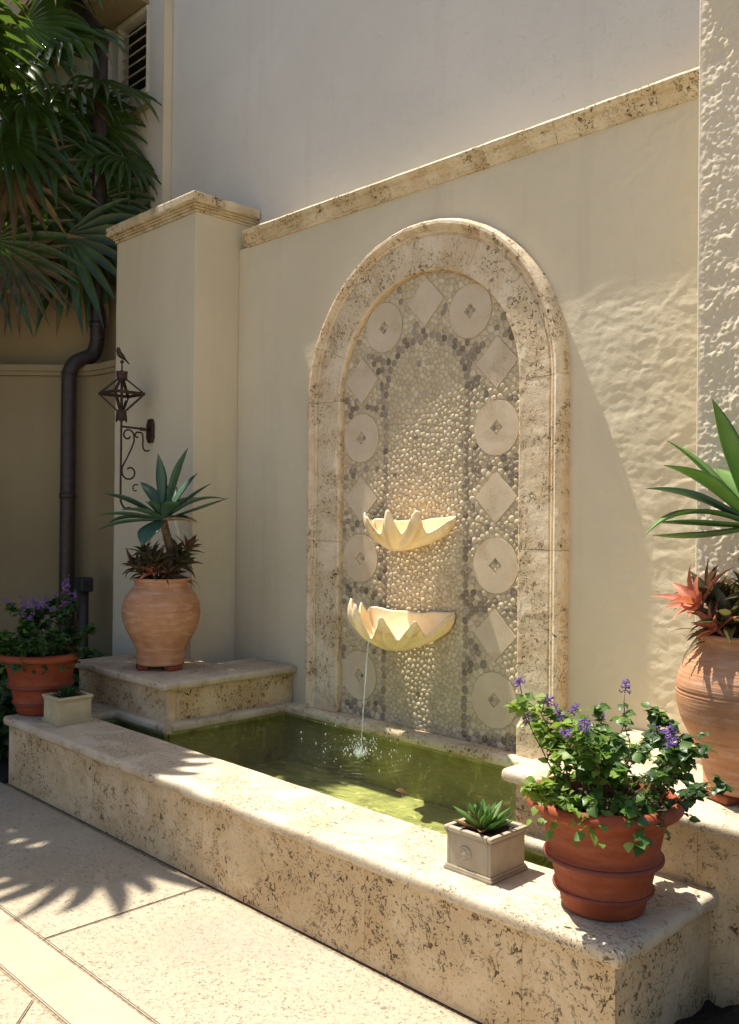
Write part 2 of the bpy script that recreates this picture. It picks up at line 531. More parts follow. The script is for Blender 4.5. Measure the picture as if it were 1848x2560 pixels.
# numpy gradient noise -----------------------------------------------------
_rs = np.random.RandomState(5)
_perm = _rs.permutation(512)
_perm = np.concatenate([_perm, _perm])
_ga = _rs.rand(512) * 2 * PI
def pn(x, y, seed=0):
    xi, yi = np.floor(x).astype(int), np.floor(y).astype(int)
    xf, yf = x - xi, y - yi
    def g(i, j, dx, dy):
        h = _perm[(_perm[(i + seed * 37) % 512] + j + seed * 91) % 512]
        return np.cos(_ga[h]) * dx + np.sin(_ga[h]) * dy
    u = xf * xf * xf * (xf * (xf * 6 - 15) + 10)
    v = yf * yf * yf * (yf * (yf * 6 - 15) + 10)
    a = g(xi, yi, xf, yf) * (1 - u) + g(xi + 1, yi, xf - 1, yf) * u
    b = g(xi, yi + 1, xf, yf - 1) * (1 - u) + g(xi + 1, yi + 1, xf - 1, yf - 1) * u
    return (a * (1 - v) + b * v) * 1.5
def fbm(x, y, o=4, seed=0, g=.5):
    s, a = 0, 1
    for i in range(o):
        s = s + a * pn(x * 2 ** i, y * 2 ** i, seed + i)
        a *= g
    return s
def grid_wall(name, x0, x1, z0, z1, y, res, hf, m, parent=None, depth=.12):
    """wall face (facing -y) displaced by hf(x, z) metres towards the viewer, with a body behind it"""
    nx, nz = int((x1 - x0) / res) + 1, int((z1 - z0) / res) + 1
    X, Z = np.meshgrid(np.linspace(x0, x1, nx), np.linspace(z0, z1, nz))
    H = hf(X, Z)
    off = parent.location if parent is not None else Vector((0, 0, 0))
    V = np.stack([X - off.x, y - H - off.y, Z - off.z], -1).reshape(-1, 3)
    idx = np.arange(nx * nz).reshape(nz, nx)
    F = np.stack([idx[:-1, :-1], idx[:-1, 1:], idx[1:, 1:], idx[1:, :-1]], -1).reshape(-1, 4)
    ring = list(idx[0, :]) + list(idx[1:, -1]) + list(idx[-1, :-1][::-1]) + list(idx[1:-1, 0][::-1])
    back = V[ring].copy()
    back[:, 1] = y + depth - off.y
    nb = len(V)
    V = np.vstack([V, back])
    k = len(ring)
    F2 = [(ring[(i + 1) % k], ring[i], nb + i, nb + (i + 1) % k) for i in range(k)]
    me = bpy.data.meshes.new(name)
    nf = len(F) + len(F2)
    allf = np.vstack([F, np.array(F2)])
    me.vertices.add(len(V))
    me.vertices.foreach_set('co', V.astype(np.float32).ravel())
    me.loops.add(nf * 4)
    me.loops.foreach_set('vertex_index', allf.astype(np.int32).ravel())
    me.polygons.add(nf)
    me.polygons.foreach_set('loop_start', np.arange(0, nf * 4, 4, dtype=np.int32))
    me.polygons.foreach_set('use_smooth', np.concatenate([np.ones(len(F), bool), np.zeros(len(F2), bool)]))
    me.update(calc_edges=True)
    me.validate()
    return link_mesh(name, me, m, parent)
def sstep(a, b, x):
    t_ = np.clip((x - a) / (b - a), 0, 1)
    return t_ * t_ * (3 - 2 * t_)
def flakes(x, z, s, seed):
    """overlapping trowelled plaster flakes with crisp edges"""
    wx = x * s + 1.1 * fbm(x * s * .9, z * s * .9, 3, seed + 11)
    wz = z * s * 1.25 + 1.1 * fbm(x * s * .9 + 7, z * s * .9, 3, seed + 17)
    f = fbm(wx, wz, 3, seed) * 2.4 + 6
    fr_ = f - np.floor(f)
    return (np.floor(f) + sstep(0, .16, fr_) * .75 + fr_ * .25) / 2.4

# =================================================================== SETTING
XC = -3.455
WY = 3.85          # fountain wall face
SPR_ = 2.315
# ---- ground
base = box('ground', -60, 60, -60, 60, -.2, -.008, M['joint'])
setp(base, 'dark sandy bed beneath the paving slabs', 'ground', kind='structure')
paving = empty('paving', (0, 0, 0), 'pale exposed aggregate patio slabs with a smooth cream border band', 'paving', kind='structure')
def slab(poly, m, name='slab', z0=-.06, z1=0, bev=.004):
    bm = bmesh.new()
    vs = [bm.verts.new((x, y, z1)) for x, y in poly]
    f = bm.faces.new(vs)
    r = bmesh.ops.extrude_face_region(bm, geom=[f])
    for v in r['geom']:
        if isinstance(v, bmesh.types.BMVert):
            v.co.z = z0
    bmesh.ops.recalc_face_normals(bm, faces=bm.faces)
    ed = [e for e in bm.edges if all(abs(v.co.z - z1) < 1e-6 for v in e.verts)]
    bmesh.ops.bevel(bm, geom=ed, offset=bev, segments=2, affect='EDGES')
    return bmo(name, bm, m, paving)
g = .0045
xs = [-12, -9.2, -6.2, -3.309, -.4, 2.5, 5.5, 9]
for a, b in zip(xs[:-1], xs[1:]):
    slab([(a + g, 1.569), (b - g, 1.569), (b - g, 2.287), (a + g, 2.287)], M['paving'])
xs = [-12, -8.2, -4.6, -1.0, 2.6, 6.2, 9]
for a, b in zip(xs[:-1], xs[1:]):
    slab([(a + g, 1.366), (b - g, 1.366), (b - g, 1.559), (a + g, 1.559)], M['paving_smooth'], 'border_slab')
yy = [1.356, -.6, -2.6, -5.2, -9]
xs = [-12, -8.9, -5.9, -2.9, .1, 3.1, 6, 9]
for k in range(4):
    for i, (a, b) in enumerate(zip(xs[:-1], xs[1:])):
        sk = 1.05
        sa, sb = (sk if xs[i] == -2.9 and k == 0 else 0), (sk if xs[i + 1] == -2.9 and k == 0 else 0)
        slab([(a + g + sa * 1.95, yy[k + 1] + g), (b - g + sb * 1.95, yy[k + 1] + g), (b - g - (.02 if sb else 0), yy[k] - g), (a + g - (.02 if sa else 0), yy[k] - g)], M['paving'])
bed = box('planting_bed', -12, -5.405, 2.30, 3.9, -.1, .015, M['mulch'])
setp(bed, 'dark planting bed behind the left end of the basin', 'soil', kind='structure')

# ---- fountain wall
wall = empty('fountain_wall', (XC, WY, 0), 'cream stucco wall with coral stone cornice holding the arched fountain', 'wall')
def hwall(X, Z):
    inner = sstep(.66, .74, np.maximum(np.abs(X - XC), 0)) 
    inarch = ((np.abs(X - XC) < .72) & (Z < SPR_)) | (np.hypot(X - XC, Z - SPR_) < .72)
    right = .35 + .65 * sstep(-2.6, -2.1, X)
    h = .0048 * right * (flakes(X, Z * 1.5, 3.6, 3) - 2.5) * .6 + .0020 * fbm(X * 2.2, Z * 3.4, 3, 21) + .0011 * right * fbm(X * 11, Z * 22, 5, 31, .6)
    return np.where(inarch, -.012, h)
grid_wall('wall_face', -5.23, -1.68, .30, 3.475, WY, .008, hwall, M['stucco'], wall, .3)
# cornice profile (protrusion, z) extruded in stones
prof = [(-.15, 3.470), (.010, 3.470), (.012, 3.484), (.022, 3.490), (.025, 3.506), (.034, 3.518), (.038, 3.528), (.038, 3.538), (.052, 3.544), (.060, 3.554), (.062, 3.568), (.054, 3.580), (.036, 3.586), (-.15, 3.586)]
def extr(name, prof_, xa, xb, y, m, parent, ns=14, seed=0, amp=.0022, rend=0):
    vs, fs = [], []
    n = len(prof_)
    zc = sum(p[1] for p in prof_) / n
    for i in range(ns + 1):
        x = xa + (xb - xa) * i / ns
        sc = 1.0
        if rend:
            e = min(1, (x - xa) / rend)
            sc = math.sqrt(max(.04, 1 - (1 - e) ** 2))
        for (p, z) in prof_:
            w = amp * mnoise.noise(Vector((x * 9 + seed, p * 40, z * 40))) if p > 0 else 0
            pz = z if not rend else zc + (z - zc) * (.55 + .45 * sc)
            vs.append((x - parent.location.x, y - (p * sc if p > 0 else p) - w - parent.location.y, pz + w * .6 - parent.location.z))
    for i in range(ns):
        for j in range(n):
            a, b = i * n + j, i * n + (j + 1) % n
            fs.append((a, b, b + n, a + n))
    fs.append(tuple(range(n))[::-1])
    fs.append(tuple(range(ns * n, ns * n + n)))
    return mesh(name, vs, fs, m, parent)
cx = [-5.175, -4.30, -3.72, -3.02, -2.58, -2.04, -1.682]
for i, (a, b) in enumerate(zip(cx[:-1], cx[1:])):
    extr('cornice_stone', prof, a + .001, b - .001, WY, M['stone_trim'], wall, seed=i * 7, rend=.05 if i == 0 else 0)

# ---- house wall above and behind
house = empty('house_wall', (-4.0, 4.0, 3.5), 'tall pale stucco house wall rising above the stone cornice', 'building')
def hup(X, Z):
    return .0022 * fbm(X * 2.5, Z * 2.5, 3, 41) + .0015 * (flakes(X, Z, 2.6, 8) - 2.5) * .5
grid_wall('upper_wall', -6.365, .6, 3.3, 6.8, 4.0, .03, hup, M['stucco_upper'], house, .3)
box('added_bay_eaves', -9.0, -6.50, 3.30, 4.3, 6.8, 7.05, M['louvre'], house)  # unseen overhang added to shade the wall strip left of the arch
box('added_eaves', -6.495, 1.2, 3.74, 4.3, 6.8, 7.05, M['louvre'], house)  # eaves out of view, added and sized to keep sun off the upper wall
def xwall(name, pieces, mat, parent):
    bm = bmesh.new()
    for p in pieces:
        o = parent.location
        box_bm(p[0] - o.x, p[1] - o.x, p[2] - o.y, p[3] - o.y, p[4] - o.z, p[5] - o.z, 0, 1, bm)
    return bmo(name, bm, mat, parent)
# window bay of the house, left of the main wall
WX0, WX1, WZ0, WZ1 = -7.085, -6.615, 5.10, 5.76
xwall('bay_wall', [(-7.22, WX0, 3.94, 4.25, 2.6, 6.8), (WX1, -6.367, 3.94, 4.25, 2.6, 6.8), (WX0, WX1, 3.94, 4.25, 2.6, WZ0), (WX0, WX1, 3.94, 4.25, WZ1, 6.8)], M['stucco_upper'], house)
xwall('side_wall', [(-10.5, -7.222, 3.86, 4.25, 2.6, 6.8)], M['stucco_upper'], house)
box('corner_bead', -6.385, -6.362, 3.925, 4.01, 3.3, 6.8, M['stucco'], house)
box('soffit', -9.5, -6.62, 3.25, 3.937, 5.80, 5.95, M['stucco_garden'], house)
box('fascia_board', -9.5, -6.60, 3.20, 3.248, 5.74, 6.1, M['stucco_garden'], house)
win = empty('louvred_window', ((WX0 + WX1) / 2, 3.95, WZ0), 'slatted louvre window high on the house wall behind the palm fronds', 'window')
bm = bmesh.new()
o = win.location
for q in ((WX0 - .03, WX0 + .012, WZ0 - .03, WZ1 + .03), (WX1 - .012, WX1 + .0, WZ0 - .03, WZ1 + .03), (WX0 + .013, WX1 - .013, WZ0 - .03, WZ0 + .01), (WX0 + .013, WX1 - .013, WZ1 - .01, WZ1 + .03)):
    box_bm(q[0] - o.x, q[1] - o.x, 3.918 - o.y, 3.99 - o.y, q[2] - o.z, q[3] - o.z, .003, 1, bm)
bmo('window_frame', bm, M['louvre'], win)
box('dark_opening', WX0 + .002, WX1 - .002, 4.02, 4.04, WZ0 + .002, WZ1 - .002, M['dark'], win)
for k in range(7):
    z = WZ0 + .05 + k * .088
    s_ = box('slat', WX0 + .014, WX1 - .014, -.028, .028, -.005, .005, M['louvre'], None, .002, 1)
    s_.parent = win
    for v in s_.data.vertices:
        v.co.x -= win.location.x
    s_.location = (0, .02, z - win.location.z)
    s_.rotation_euler = (R(38), 0, 0)
sill = box('sill_trim', WX0 - .10, WX1 + .03, 3.90, 3.939, WZ0 - .17, WZ0 - .135, M['stucco_garden'], house, .004, 1)

# ---- garden wall on the left with ledge
gw = empty('garden_wall', (-6.7, 3.5, 0), 'shaded ochre stucco garden wall with moulded ledge behind the downpipe', 'wall')
def bent(name, y, depthv, z0, z1, m, th=.25):
    cxx, cyy = None, None
    dep = depthv
    # piece A parallel to the fountain wall, piece B at 45 degrees, rounded corner
    lat = None
    x_c = (y * .7028 - dep) / .7115          # corner: depth = -.7115x + .7028y
    pts = [(-6.27, y)]
    for k in range(9):
        a = k / 8
        r_ = .16
        p0, p1, p2 = Vector((x_c + r_, y)), Vector((x_c, y)), Vector((x_c - r_ * .7, y - r_ * .71))
        q = p0.lerp(p1, a).lerp(p1.lerp(p2, a), a)
        pts.append((q.x, q.y))
    pts.append((x_c - 2.6, y - 2.63))
    vs, fs = [], []
    n = len(pts)
    for (x, yy_) in pts:
        for z in (z0, z1):
            vs.append((x - gw.location.x, yy_ - gw.location.y, z))
    for (x, yy_) in pts:
        for z in (z0, z1):
            vs.append((x - .7 * th - gw.location.x, yy_ + th - gw.location.y, z))
    for i in range(n - 1):
        a = 2 * i
        fs += [(a, a + 1, a + 3, a + 2), (2 * n + a, 2 * n + a + 2, 2 * n + a + 3, 2 * n + a + 1), (a + 1, 2 * n + a + 1, 2 * n + a + 3, a + 3), (a, a + 2, 2 * n + a + 2, 2 * n + a)]
    fs += [(0, 2 * n, 2 * n + 1, 1), (2 * n - 2, 2 * n - 1, 4 * n - 1, 4 * n - 2)]
    return mesh(name, vs, fs, m, gw)
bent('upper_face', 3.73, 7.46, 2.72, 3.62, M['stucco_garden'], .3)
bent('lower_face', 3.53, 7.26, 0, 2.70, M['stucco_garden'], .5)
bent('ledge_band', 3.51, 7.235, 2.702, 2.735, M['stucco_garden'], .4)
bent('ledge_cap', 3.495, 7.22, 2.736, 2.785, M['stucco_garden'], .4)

# ---- piers
def pier(name, xa, xb, label, mat, rough):
    t_ = empty(name, ((xa + xb) / 2, 3.67, 0), label, 'pier', 'stucco piers flanking the fountain wall')
    if rough:
        def hf(X, Z):
            e = sstep(0, .03, X - xa)
            return (.0068 * (flakes(X, Z * 1.15, 6.0, 5) - 2.5) * .55 + .0045 * (flakes(X + .3, Z, 11, 9) - 2.5) * .4 + .004 * fbm(X * 9, Z * 9, 4, 51) + .0032 * fbm(X * 50, Z * 50, 3, 61)) * e
        grid_wall('pier_face', xa, xb, .6, 3.82, 3.49, .005, hf, mat, t_, .05)
        box('pier_body', xa + .001, xb, 3.515, 4.25, 0, 3.82, M['stucco'], t_)
    else:
        def hf(X, Z):
            return .0022 * (flakes(X, Z, 3.0, 15) - 2.5) * .6 + .002 * fbm(X * 3, Z * 3, 3, 71)
        grid_wall('pier_face', xa, xb, 0, 3.66, 3.49, .012, hf, mat, t_, .05)
        box('pier_body', xa + .001, xb - .001, 3.515, 4.1, 0, 3.66, M['stucco'], t_)
    return t_
pl = pier('left_pier', -6.29, -5.23, 'broad cream stucco pier with stone cap left of the fountain', M['stucco'], False)
pl.name = 'stucco_pier'
# stepped moulded cap
def cap(parent, xa, xb, ya, yb, z0):
    steps = [(.012, z0, z0 + .018), (.024, z0 + .0185, z0 + .034), (.036, z0 + .0345, z0 + .048), (.064, z0 + .0485, z0 + .118)]
    cuts = [xa - .07, (xa + xb) / 2 - .05, xb + .07]
    for k in range(2):
        bm = bmesh.new()
        o = parent.location
        for (e, a, b) in steps:
            x0 = xa - e if k == 0 else cuts[1] + .001
            x1 = cuts[1] - .001 if k == 0 else xb + e
            box_bm(x0 - o.x, x1 - o.x, ya - e - o.y, yb - o.y, a - o.z, b - o.z, .007 if e < .06 else .014, 3, bm)
        bmo('cap_stone', bm, M['stone_trim'], parent)
cap(pl, -6.29, -5.23, 3.49, 3.99, 3.661)
pr = pier('right_pier', -1.68, -.85, 'rough trowelled stucco pier at the right edge of the picture', M['stucco_rough'], True)
pr.name = 'stucco_pier'
cap(pr, -1.68, -.85, 3.49, 3.99, 3.822)

# unseen wall added left of the view to cut skylight on that side
side = empty('added_side_wall', (-9.6, -1.0, 0), 'unseen ochre stucco wall added on the left to block skylight', 'building')
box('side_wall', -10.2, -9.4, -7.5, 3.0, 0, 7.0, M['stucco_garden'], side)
box('added_wall_top', -10.3, -9.28, -7.6, 3.1, 7.001, 7.18, M['louvre'], side)

# =================================================================== BASIN
WZ = .332          # water level
def blocks(parent, name, spans, axis, y0, y1, z0, z1, m, bev=.0012, seg=2, smooth=False):
    for a, b in zip(spans[:-1], spans[1:]):
        if axis == 'x':
            box(name, a + .0004, b - .0004, y0, y1, z0, z1, m, parent, bev, seg, smooth)
        else:
            box(name, y0, y1, a + .0008, b - .0008, z0, z1, m, parent, bev, seg, smooth)
basin = empty('stone_basin', (XC, 2.6, 0), 'long low coral stone fountain basin with rounded coping filled with green water', 'basin')
blocks(basin, 'facing_stone', [-5.37, -4.35, -3.36, -2.343, -1.656, -1.338], 'x', 2.31, 2.37, 0, .346, M['stone_front'])
blocks(basin, 'facing_stone', [2.371, 2.9], 'y', -1.398, -1.338, 0, .346, M['stone_front'])
blocks(basin, 'facing_stone', [2.371, 2.9], 'y', -5.37, -5.31, 0, .346, M['stone_front'])
# coping with bullnose edges
def coping(parent, x0, x1, y0, y1, z0, z1, m, edges, r=.022, name='coping_stone'):
    """edges: which sides are rounded, e.g. 'f' front(-y) 'b' back 'l' 'r'"""
    o = parent.location
    bm = box_bm(x0 - o.x, x1 - o.x, y0 - o.y, y1 - o.y, z0 - o.z, z1 - o.z)
    ed = []
    for e in bm.edges:
        c = (e.verts[0].co + e.verts[1].co) / 2 + o
        d_ = e.verts[0].co - e.verts[1].co
        for s_, ax, val in (('f', 1, y0), ('b', 1, y1), ('l', 0, x0), ('r', 0, x1)):
            if s_ in edges and abs(c[ax] - val) < 1e-5 and abs(d_[ax]) < 1e-5:
                if abs(d_.z) < 1e-5:
                    ed.append(e); break
                a2 = [q for q in edges if q != s_]
                ok = any(abs(c[1 - ax] - v2) < 1e-5 for q, v2 in (('f', y0), ('b', y1), ('l', x0), ('r', x1)) if q in a2 and (0 if q in 'lr' else 1) == 1 - ax)
                if ok:
                    ed.append(e); break
    bmesh.ops.bevel(bm, geom=ed, offset=r, segments=5, affect='EDGES', profile=.5)
    # subtle waviness of hand-cut stone
    bmesh.ops.subdivide_edges(bm, edges=[e for e in bm.edges if e.calc_length() > .25], cuts=12, use_grid_fill=True)
    for v in bm.verts:
        w = v.co + o
        n_ = mnoise.noise(w * 7) * .0022 + mnoise.noise(w * 21) * .0011
        v.co.z += n_
        if abs(w.y - y0) < .03: v.co.y += n_ * .9
    return bmo(name, bm, m, parent, 'sharp')
ZC = .347
cs = [-5.40, -4.62, -3.80, -2.98, -2.16, -1.305]
for i, (a, b) in enumerate(zip(cs[:-1], cs[1:])):
    e = 'fb' + ('l' if i == 0 else '') + ('r' if i == 4 else '')
    coping(basin, a + (.0007 if i else 0), b - (.0007 if i < 4 else 0), 2.28, 2.655, ZC, .402, M['stone_cope'], e.replace('b', ''))
coping(basin, -5.395, -5.08, 2.656, 2.898, ZC, .400, M['stone_cope'], 'lr')
coping(basin, -1.63, -1.308, 2.656, 2.898, ZC, .400, M['stone_cope'], 'lr')
# low rim at the water around podiums and along the wall
coping(basin, -5.079, -4.532, 2.842, 2.899, ZC, .402, M['stone_cope'], 'f', name='rim_stone')
coping(basin, -4.589, -4.530, 2.901, 3.735, ZC, .4015, M['stone_cope'], 'r', name='rim_stone')
rs = [-4.588, -3.95, -3.30, -2.62, -2.11]
for a, b in zip(rs[:-1], rs[1:]):
    coping(basin, a + .0007, b - .0007, 3.737, 3.842, ZC - .004, .402, M['stone_trim'], 'f', .024, name='rim_stone')
coping(basin, -2.165, -2.107, 2.901, 3.735, ZC, .4015, M['stone_cope'], 'l', name='rim_stone')
coping(basin, -2.165, -1.631, 2.842, 2.899, ZC, .402, M['stone_cope'], 'f', name='rim_stone')
# inner walls and floor of the pool
bm = bmesh.new()
o = basin.location
for q in ((-5.31, -1.398, 2.372, 2.62, .05, ZC - .001), (-5.309, -5.10, 2.621, 2.898, .05, ZC - .001), (-1.61, -1.40, 2.621, 2.898, .05, ZC - .001),
          (-5.099, -4.57, 2.87, 2.899, .05, ZC - .001), (-4.588, -4.56, 2.9, 3.76, .05, ZC - .001), (-4.559, -2.135, 3.76, 3.84, .05, ZC - .006), (-2.134, -2.107, 2.9, 3.76, .05, ZC - .001), (-2.135, -1.611, 2.87, 2.899, .05, ZC - .001)):
    box_bm(q[0] - o.x, q[1] - o.x, q[2] - o.y, q[3] - o.y, q[4] - o.z, q[5] - o.z, 0, 1, bm)
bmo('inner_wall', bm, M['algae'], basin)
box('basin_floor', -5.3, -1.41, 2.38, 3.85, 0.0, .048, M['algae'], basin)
# water sheet with real low ripples
nx, ny = 330, 160
X, Y = np.meshgrid(np.linspace(-5.09, -1.62, nx), np.linspace(2.60, 3.755, ny))
D = np.hypot(X + 3.50, Y - 3.40)
Zw = WZ + .0035 * np.sin(D * 80 + 2 * pn(X * 5, Y * 5, 3)) * np.exp(-D * 2.6) + .0022 * fbm(X * 7, Y * 9, 3, 81)
idx = np.arange(nx * ny).reshape(ny, nx)
F = np.stack([idx[:-1, :-1], idx[:-1, 1:], idx[1:, 1:], idx[1:, :-1]], -1).reshape(-1, 4)
keep = []
cxm = X.ravel()[F].mean(1)
cym = Y.ravel()[F].mean(1)
keep = ~(((cxm < -4.56) | (cxm > -2.135)) & (cym > 2.875))
water = mesh('water', np.stack([X, Y, Zw], -1).reshape(-1, 3).tolist(), F[keep].tolist(), M['water'], None, True)
setp(water, 'rippled green pool water in the fountain basin', 'water', kind='structure')

# ---- podiums
def podium(xa, xb, label, cutx, left):
    t_ = empty('stone_podium', ((xa + xb) / 2, 3.3, 0), label, 'podium', 'coral stone podiums beside the pool')
    xm = (xa + xb) / 2
    blocks(t_, 'facing_stone', [xa, xm + .1, xb], 'x', 2.90, 2.96, 0, .586, M['stone_front'])
    if left:
        blocks(t_, 'facing_stone', [2.9615, 3.845], 'y', xb - .06, xb, 0, .586, M['stone_front'])
        blocks(t_, 'facing_stone', [2.9615, 3.48], 'y', xa, xa + .06, 0, .586, M['stone_front'])
    else:
        blocks(t_, 'facing_stone', [2.9615, 3.845], 'y', xa, xa + .06, 0, .586, M['stone_front'])
    sp = [xa - .045, cutx, xb + .045]
    for i in range(2):
        e = 'f' + ('l' if i == 0 else '') + ('r' if i == 1 else '')
        yb = 3.482 if (left == (i == 0)) and False else 3.838
        coping(t_, sp[i] + (.0007 if i else 0), sp[i + 1] - (.0007 if not i else 0), 2.855, 3.487 if (left and i == 0) or (not left and i == 1) else 3.838, .587, .636, M['stone_cope'], e, .020, name='top_slab')
    return t_
pod_l = podium(-5.66, -4.59, 'low coral stone podium under the urn left of the pool', -4.99, True)
pod_r = podium(-2.115, -.85, 'coral stone podium under the right hand urn beside the pool', -1.69, False)
# fill tops behind the slabs next to the piers
box('top_slab', -5.229, -4.9915, 3.4885, 3.838, .59, .6355, M['stone_cope'], pod_l) if False else None

# =================================================================== ARCHED FOUNTAIN
SPR, RI = 2.315, .672
MB = 3.846         # mosaic bed front
nic = empty('arched_fountain', (XC, 3.84, .4), 'tall arched wall fountain with stone surround and pebble mosaic panel', 'fountain')
sp_prof = [(0, -.02), (0, .028), (.003, .034), (.010, .038), (.020, .038), (.030, .038), (.040, .038), (.052, .038), (.070, .038), (.188, .040), (.191, .034), (.199, .034), (.203, .043), (.212, .049), (.222, .047), (.226, .052), (.232, .062), (.246, .070), (.262, .068), (.273, .055), (.279, .036), (.279, -.02)]
def sur_piece(path, seed):
    vs, fs = [], []
    n = len(sp_prof)
    for (bx, bz, nx_, nz_) in path:
        for k, (o_, h_) in enumerate(sp_prof):
            x, z = bx + nx_ * o_, bz + nz_ * o_
            w = mnoise.noise(Vector((x * 18 + seed, z * 18, k * .35))) * .0022 if h_ > 0 else 0
            if seed == 1 and h_ > 0 and o_ < .08:      # the broken cavity low on the right jamb
                e_ = math.hypot((o_ - .016) / .040, (z - .60 + .01 * mnoise.noise(Vector((o_ * 90, z * 30, 1)))) / .058)
                w -= .034 * max(0, 1 - e_ ** 3)
            vs.append((x - XC + nx_ * min(w, 0 if w < -.004 else w) * (0 if w < -.004 else 1), MB - h_ - w - 3.84, z - .4 + nz_ * (w if w > -.004 else 0)))
    for i in range(len(path) - 1):
        for j in range(n):
            a, b = i * n + j, i * n + (j + 1) % n
            fs.append((a, b, b + n, a + n))
    fs.append(tuple(range(n)))
    fs.append(tuple(range(len(path) * n - n, len(path) * n))[::-1])
    ob = mesh('surround_stone', vs, fs, M['stone_arch'], nic)
    bm = bmesh.new()
    bm.from_mesh(ob.data)
    bmesh.ops.recalc_face_normals(bm, faces=bm.faces)
    bm.to_mesh(ob.data)
    bm.free()
    return ob
def jamb(side, za, zb, seed):
    ns = max(4, int((zb - za) / .012))
    sur_piece([(XC + side * RI, za + .001 + (zb - za - .002) * i / ns, side, 0) for i in range(ns + 1)], seed)
def arc(a0, a1, seed):
    ns = int((a1 - a0) / 2.0)
    a0 += .06; a1 -= .06
    sur_piece([(XC + RI * math.cos(R(a0 + (a1 - a0) * i / ns)), SPR + RI * math.sin(R(a0 + (a1 - a0) * i / ns)), math.cos(R(a0 + (a1 - a0) * i / ns)), math.sin(R(a0 + (a1 - a0) * i / ns))) for i in range(ns + 1)], seed)
jamb(1, .403, 1.448, 1); jamb(1, 1.448, SPR, 2)
jamb(-1, .403, 1.453, 3); jamb(-1, 1.453, SPR + .0, 4)
arc(0, 62, 5); arc(62, 118, 6); arc(118, 158, 7); arc(158, 180, 8)
# mortar bed
vs = [(-RI - .03, 0, 0), (RI + .03, 0, 0)]
pts = [(XC - RI - .02, .38), (XC + RI + .02, .38)] + [(XC + (RI + .02) * math.cos(R(a)), SPR + (RI + .02) * math.sin(R(a))) for a in range(0, 181, 6)]
bm = bmesh.new()
f = bm.faces.new([bm.verts.new((x - XC, MB - 3.84, z - .4)) for x, z in pts])
r_ = bmesh.ops.extrude_face_region(bm, geom=[f])
for v in r_['geom']:
    if isinstance(v, bmesh.types.BMVert):
        v.co.y += .03
bmo('mortar_bed', bm, M['grout'], nic)
# tiles -------------------------------------------------------------
HALF = .138
CR = .146
tiles = []
for s_ in (-1, 1):
    for k, z in enumerate((.650, .992, 1.355, 1.715, 2.080, 2.425)):
        tiles.append(('c' if k % 2 == 0 else 'd', XC + s_ * .509, z))
    tiles.append(('c', XC + s_ * .325, 2.722))
tiles.append(('d', XC, 2.826))
def prism(name, outline, hole, y0, y1, m, bev=.003):
    bm = bmesh.new()
    ov = [bm.verts.new((x, y0, z)) for x, z in outline]
    ob_ = [bm.verts.new((x, y1, z)) for x, z in outline]
    n = len(outline)
    for i in range(n):
        bm.faces.new((ov[i], ov[(i + 1) % n], ob_[(i + 1) % n], ob_[i]))
    if hole:
        hv = [bm.verts.new((x, y0, z)) for x, z in hole]
        hb = [bm.verts.new((x, y1, z)) for x, z in hole]
        for i in range(len(hole)):
            j = (i + 1) % len(hole)
            bm.faces.new((hv[j], hv[i], hb[i], hb[j]))
        # bridge: outline has 32 pts, hole 32 pts
        for i in range(n):
            j = (i + 1) % n
            bm.faces.new((ov[i], hv[i], hv[j], ov[j]))
    else:
        bm.faces.new(ov)
    return bmo(name, bm, m, nic)
def dia(cx_, cz_, h, per=1):
    c4_ = [(cx_ + h, cz_), (cx_, cz_ + h), (cx_ - h, cz_), (cx_, cz_ - h)]
    out = []
    for i in range(4):
        a, b = c4_[i], c4_[(i + 1) % 4]
        for k in range(per):
            out.append((a[0] + (b[0] - a[0]) * k / per, a[1] + (b[1] - a[1]) * k / per))
    return out
for (k, x, z) in tiles:
    x -= XC
    z -= .4
    if k == 'c':
        ol = [(x + CR * math.cos(2 * PI * i / 32), z + CR * math.sin(2 * PI * i / 32)) for i in range(32)]
        prism('round_tile', ol, dia(x, z, .042, 8), MB - 3.84 - .0075, MB - 3.84 + .01, M['stone_tile'])
    else:
        prism('diamond_tile', dia(x, z, HALF), None, MB - 3.84 - .0075, MB - 3.84 + .01, M['stone_tile'])
# pebbles: relaxed Voronoi cells ------------------------------------------
DC = .306          # offset of the dark pebble lines
def inside_panel(x, z, mrg=.008):
    if z < .41:
        return False
    if z <= SPR:
        return abs(x) < RI - mrg
    return math.hypot(x, z - SPR) < RI - mrg
def tile_dist(x, z):
    best = 9
    for (k, tx, tz) in tiles:
        dx, dz = x - (tx - XC), z - tz
        if k == 'c':
            d_ = math.hypot(dx, dz) - CR
        else:
            d_ = (abs(dx) + abs(dz) - HALF) / math.sqrt(2)
        best = min(best, d_)
    return best
seeds = []      # x, z, kind (0 light 1 dark), fixed
z = .44
while z < SPR:
    for s_ in (-1, 1):
        seeds.append([s_ * DC + rnd.uniform(-.003, .003), z + rnd.uniform(-.006, .006), 1, True, 1.0])
    z += .047
na = int(PI * DC / .046)
for i in range(na + 1):
    a = PI * i / na
    seeds.append([DC * math.cos(a), SPR + .01 + DC * math.sin(a), 1, True, 1.0])
nfix = len(seeds)
def near_fixed(x, z, r):
    for q in seeds[:nfix]:
        if abs(q[0] - x) < r and abs(q[1] - z) < r and (q[0] - x) ** 2 + (q[1] - z) ** 2 < r * r:
            return True
    return False
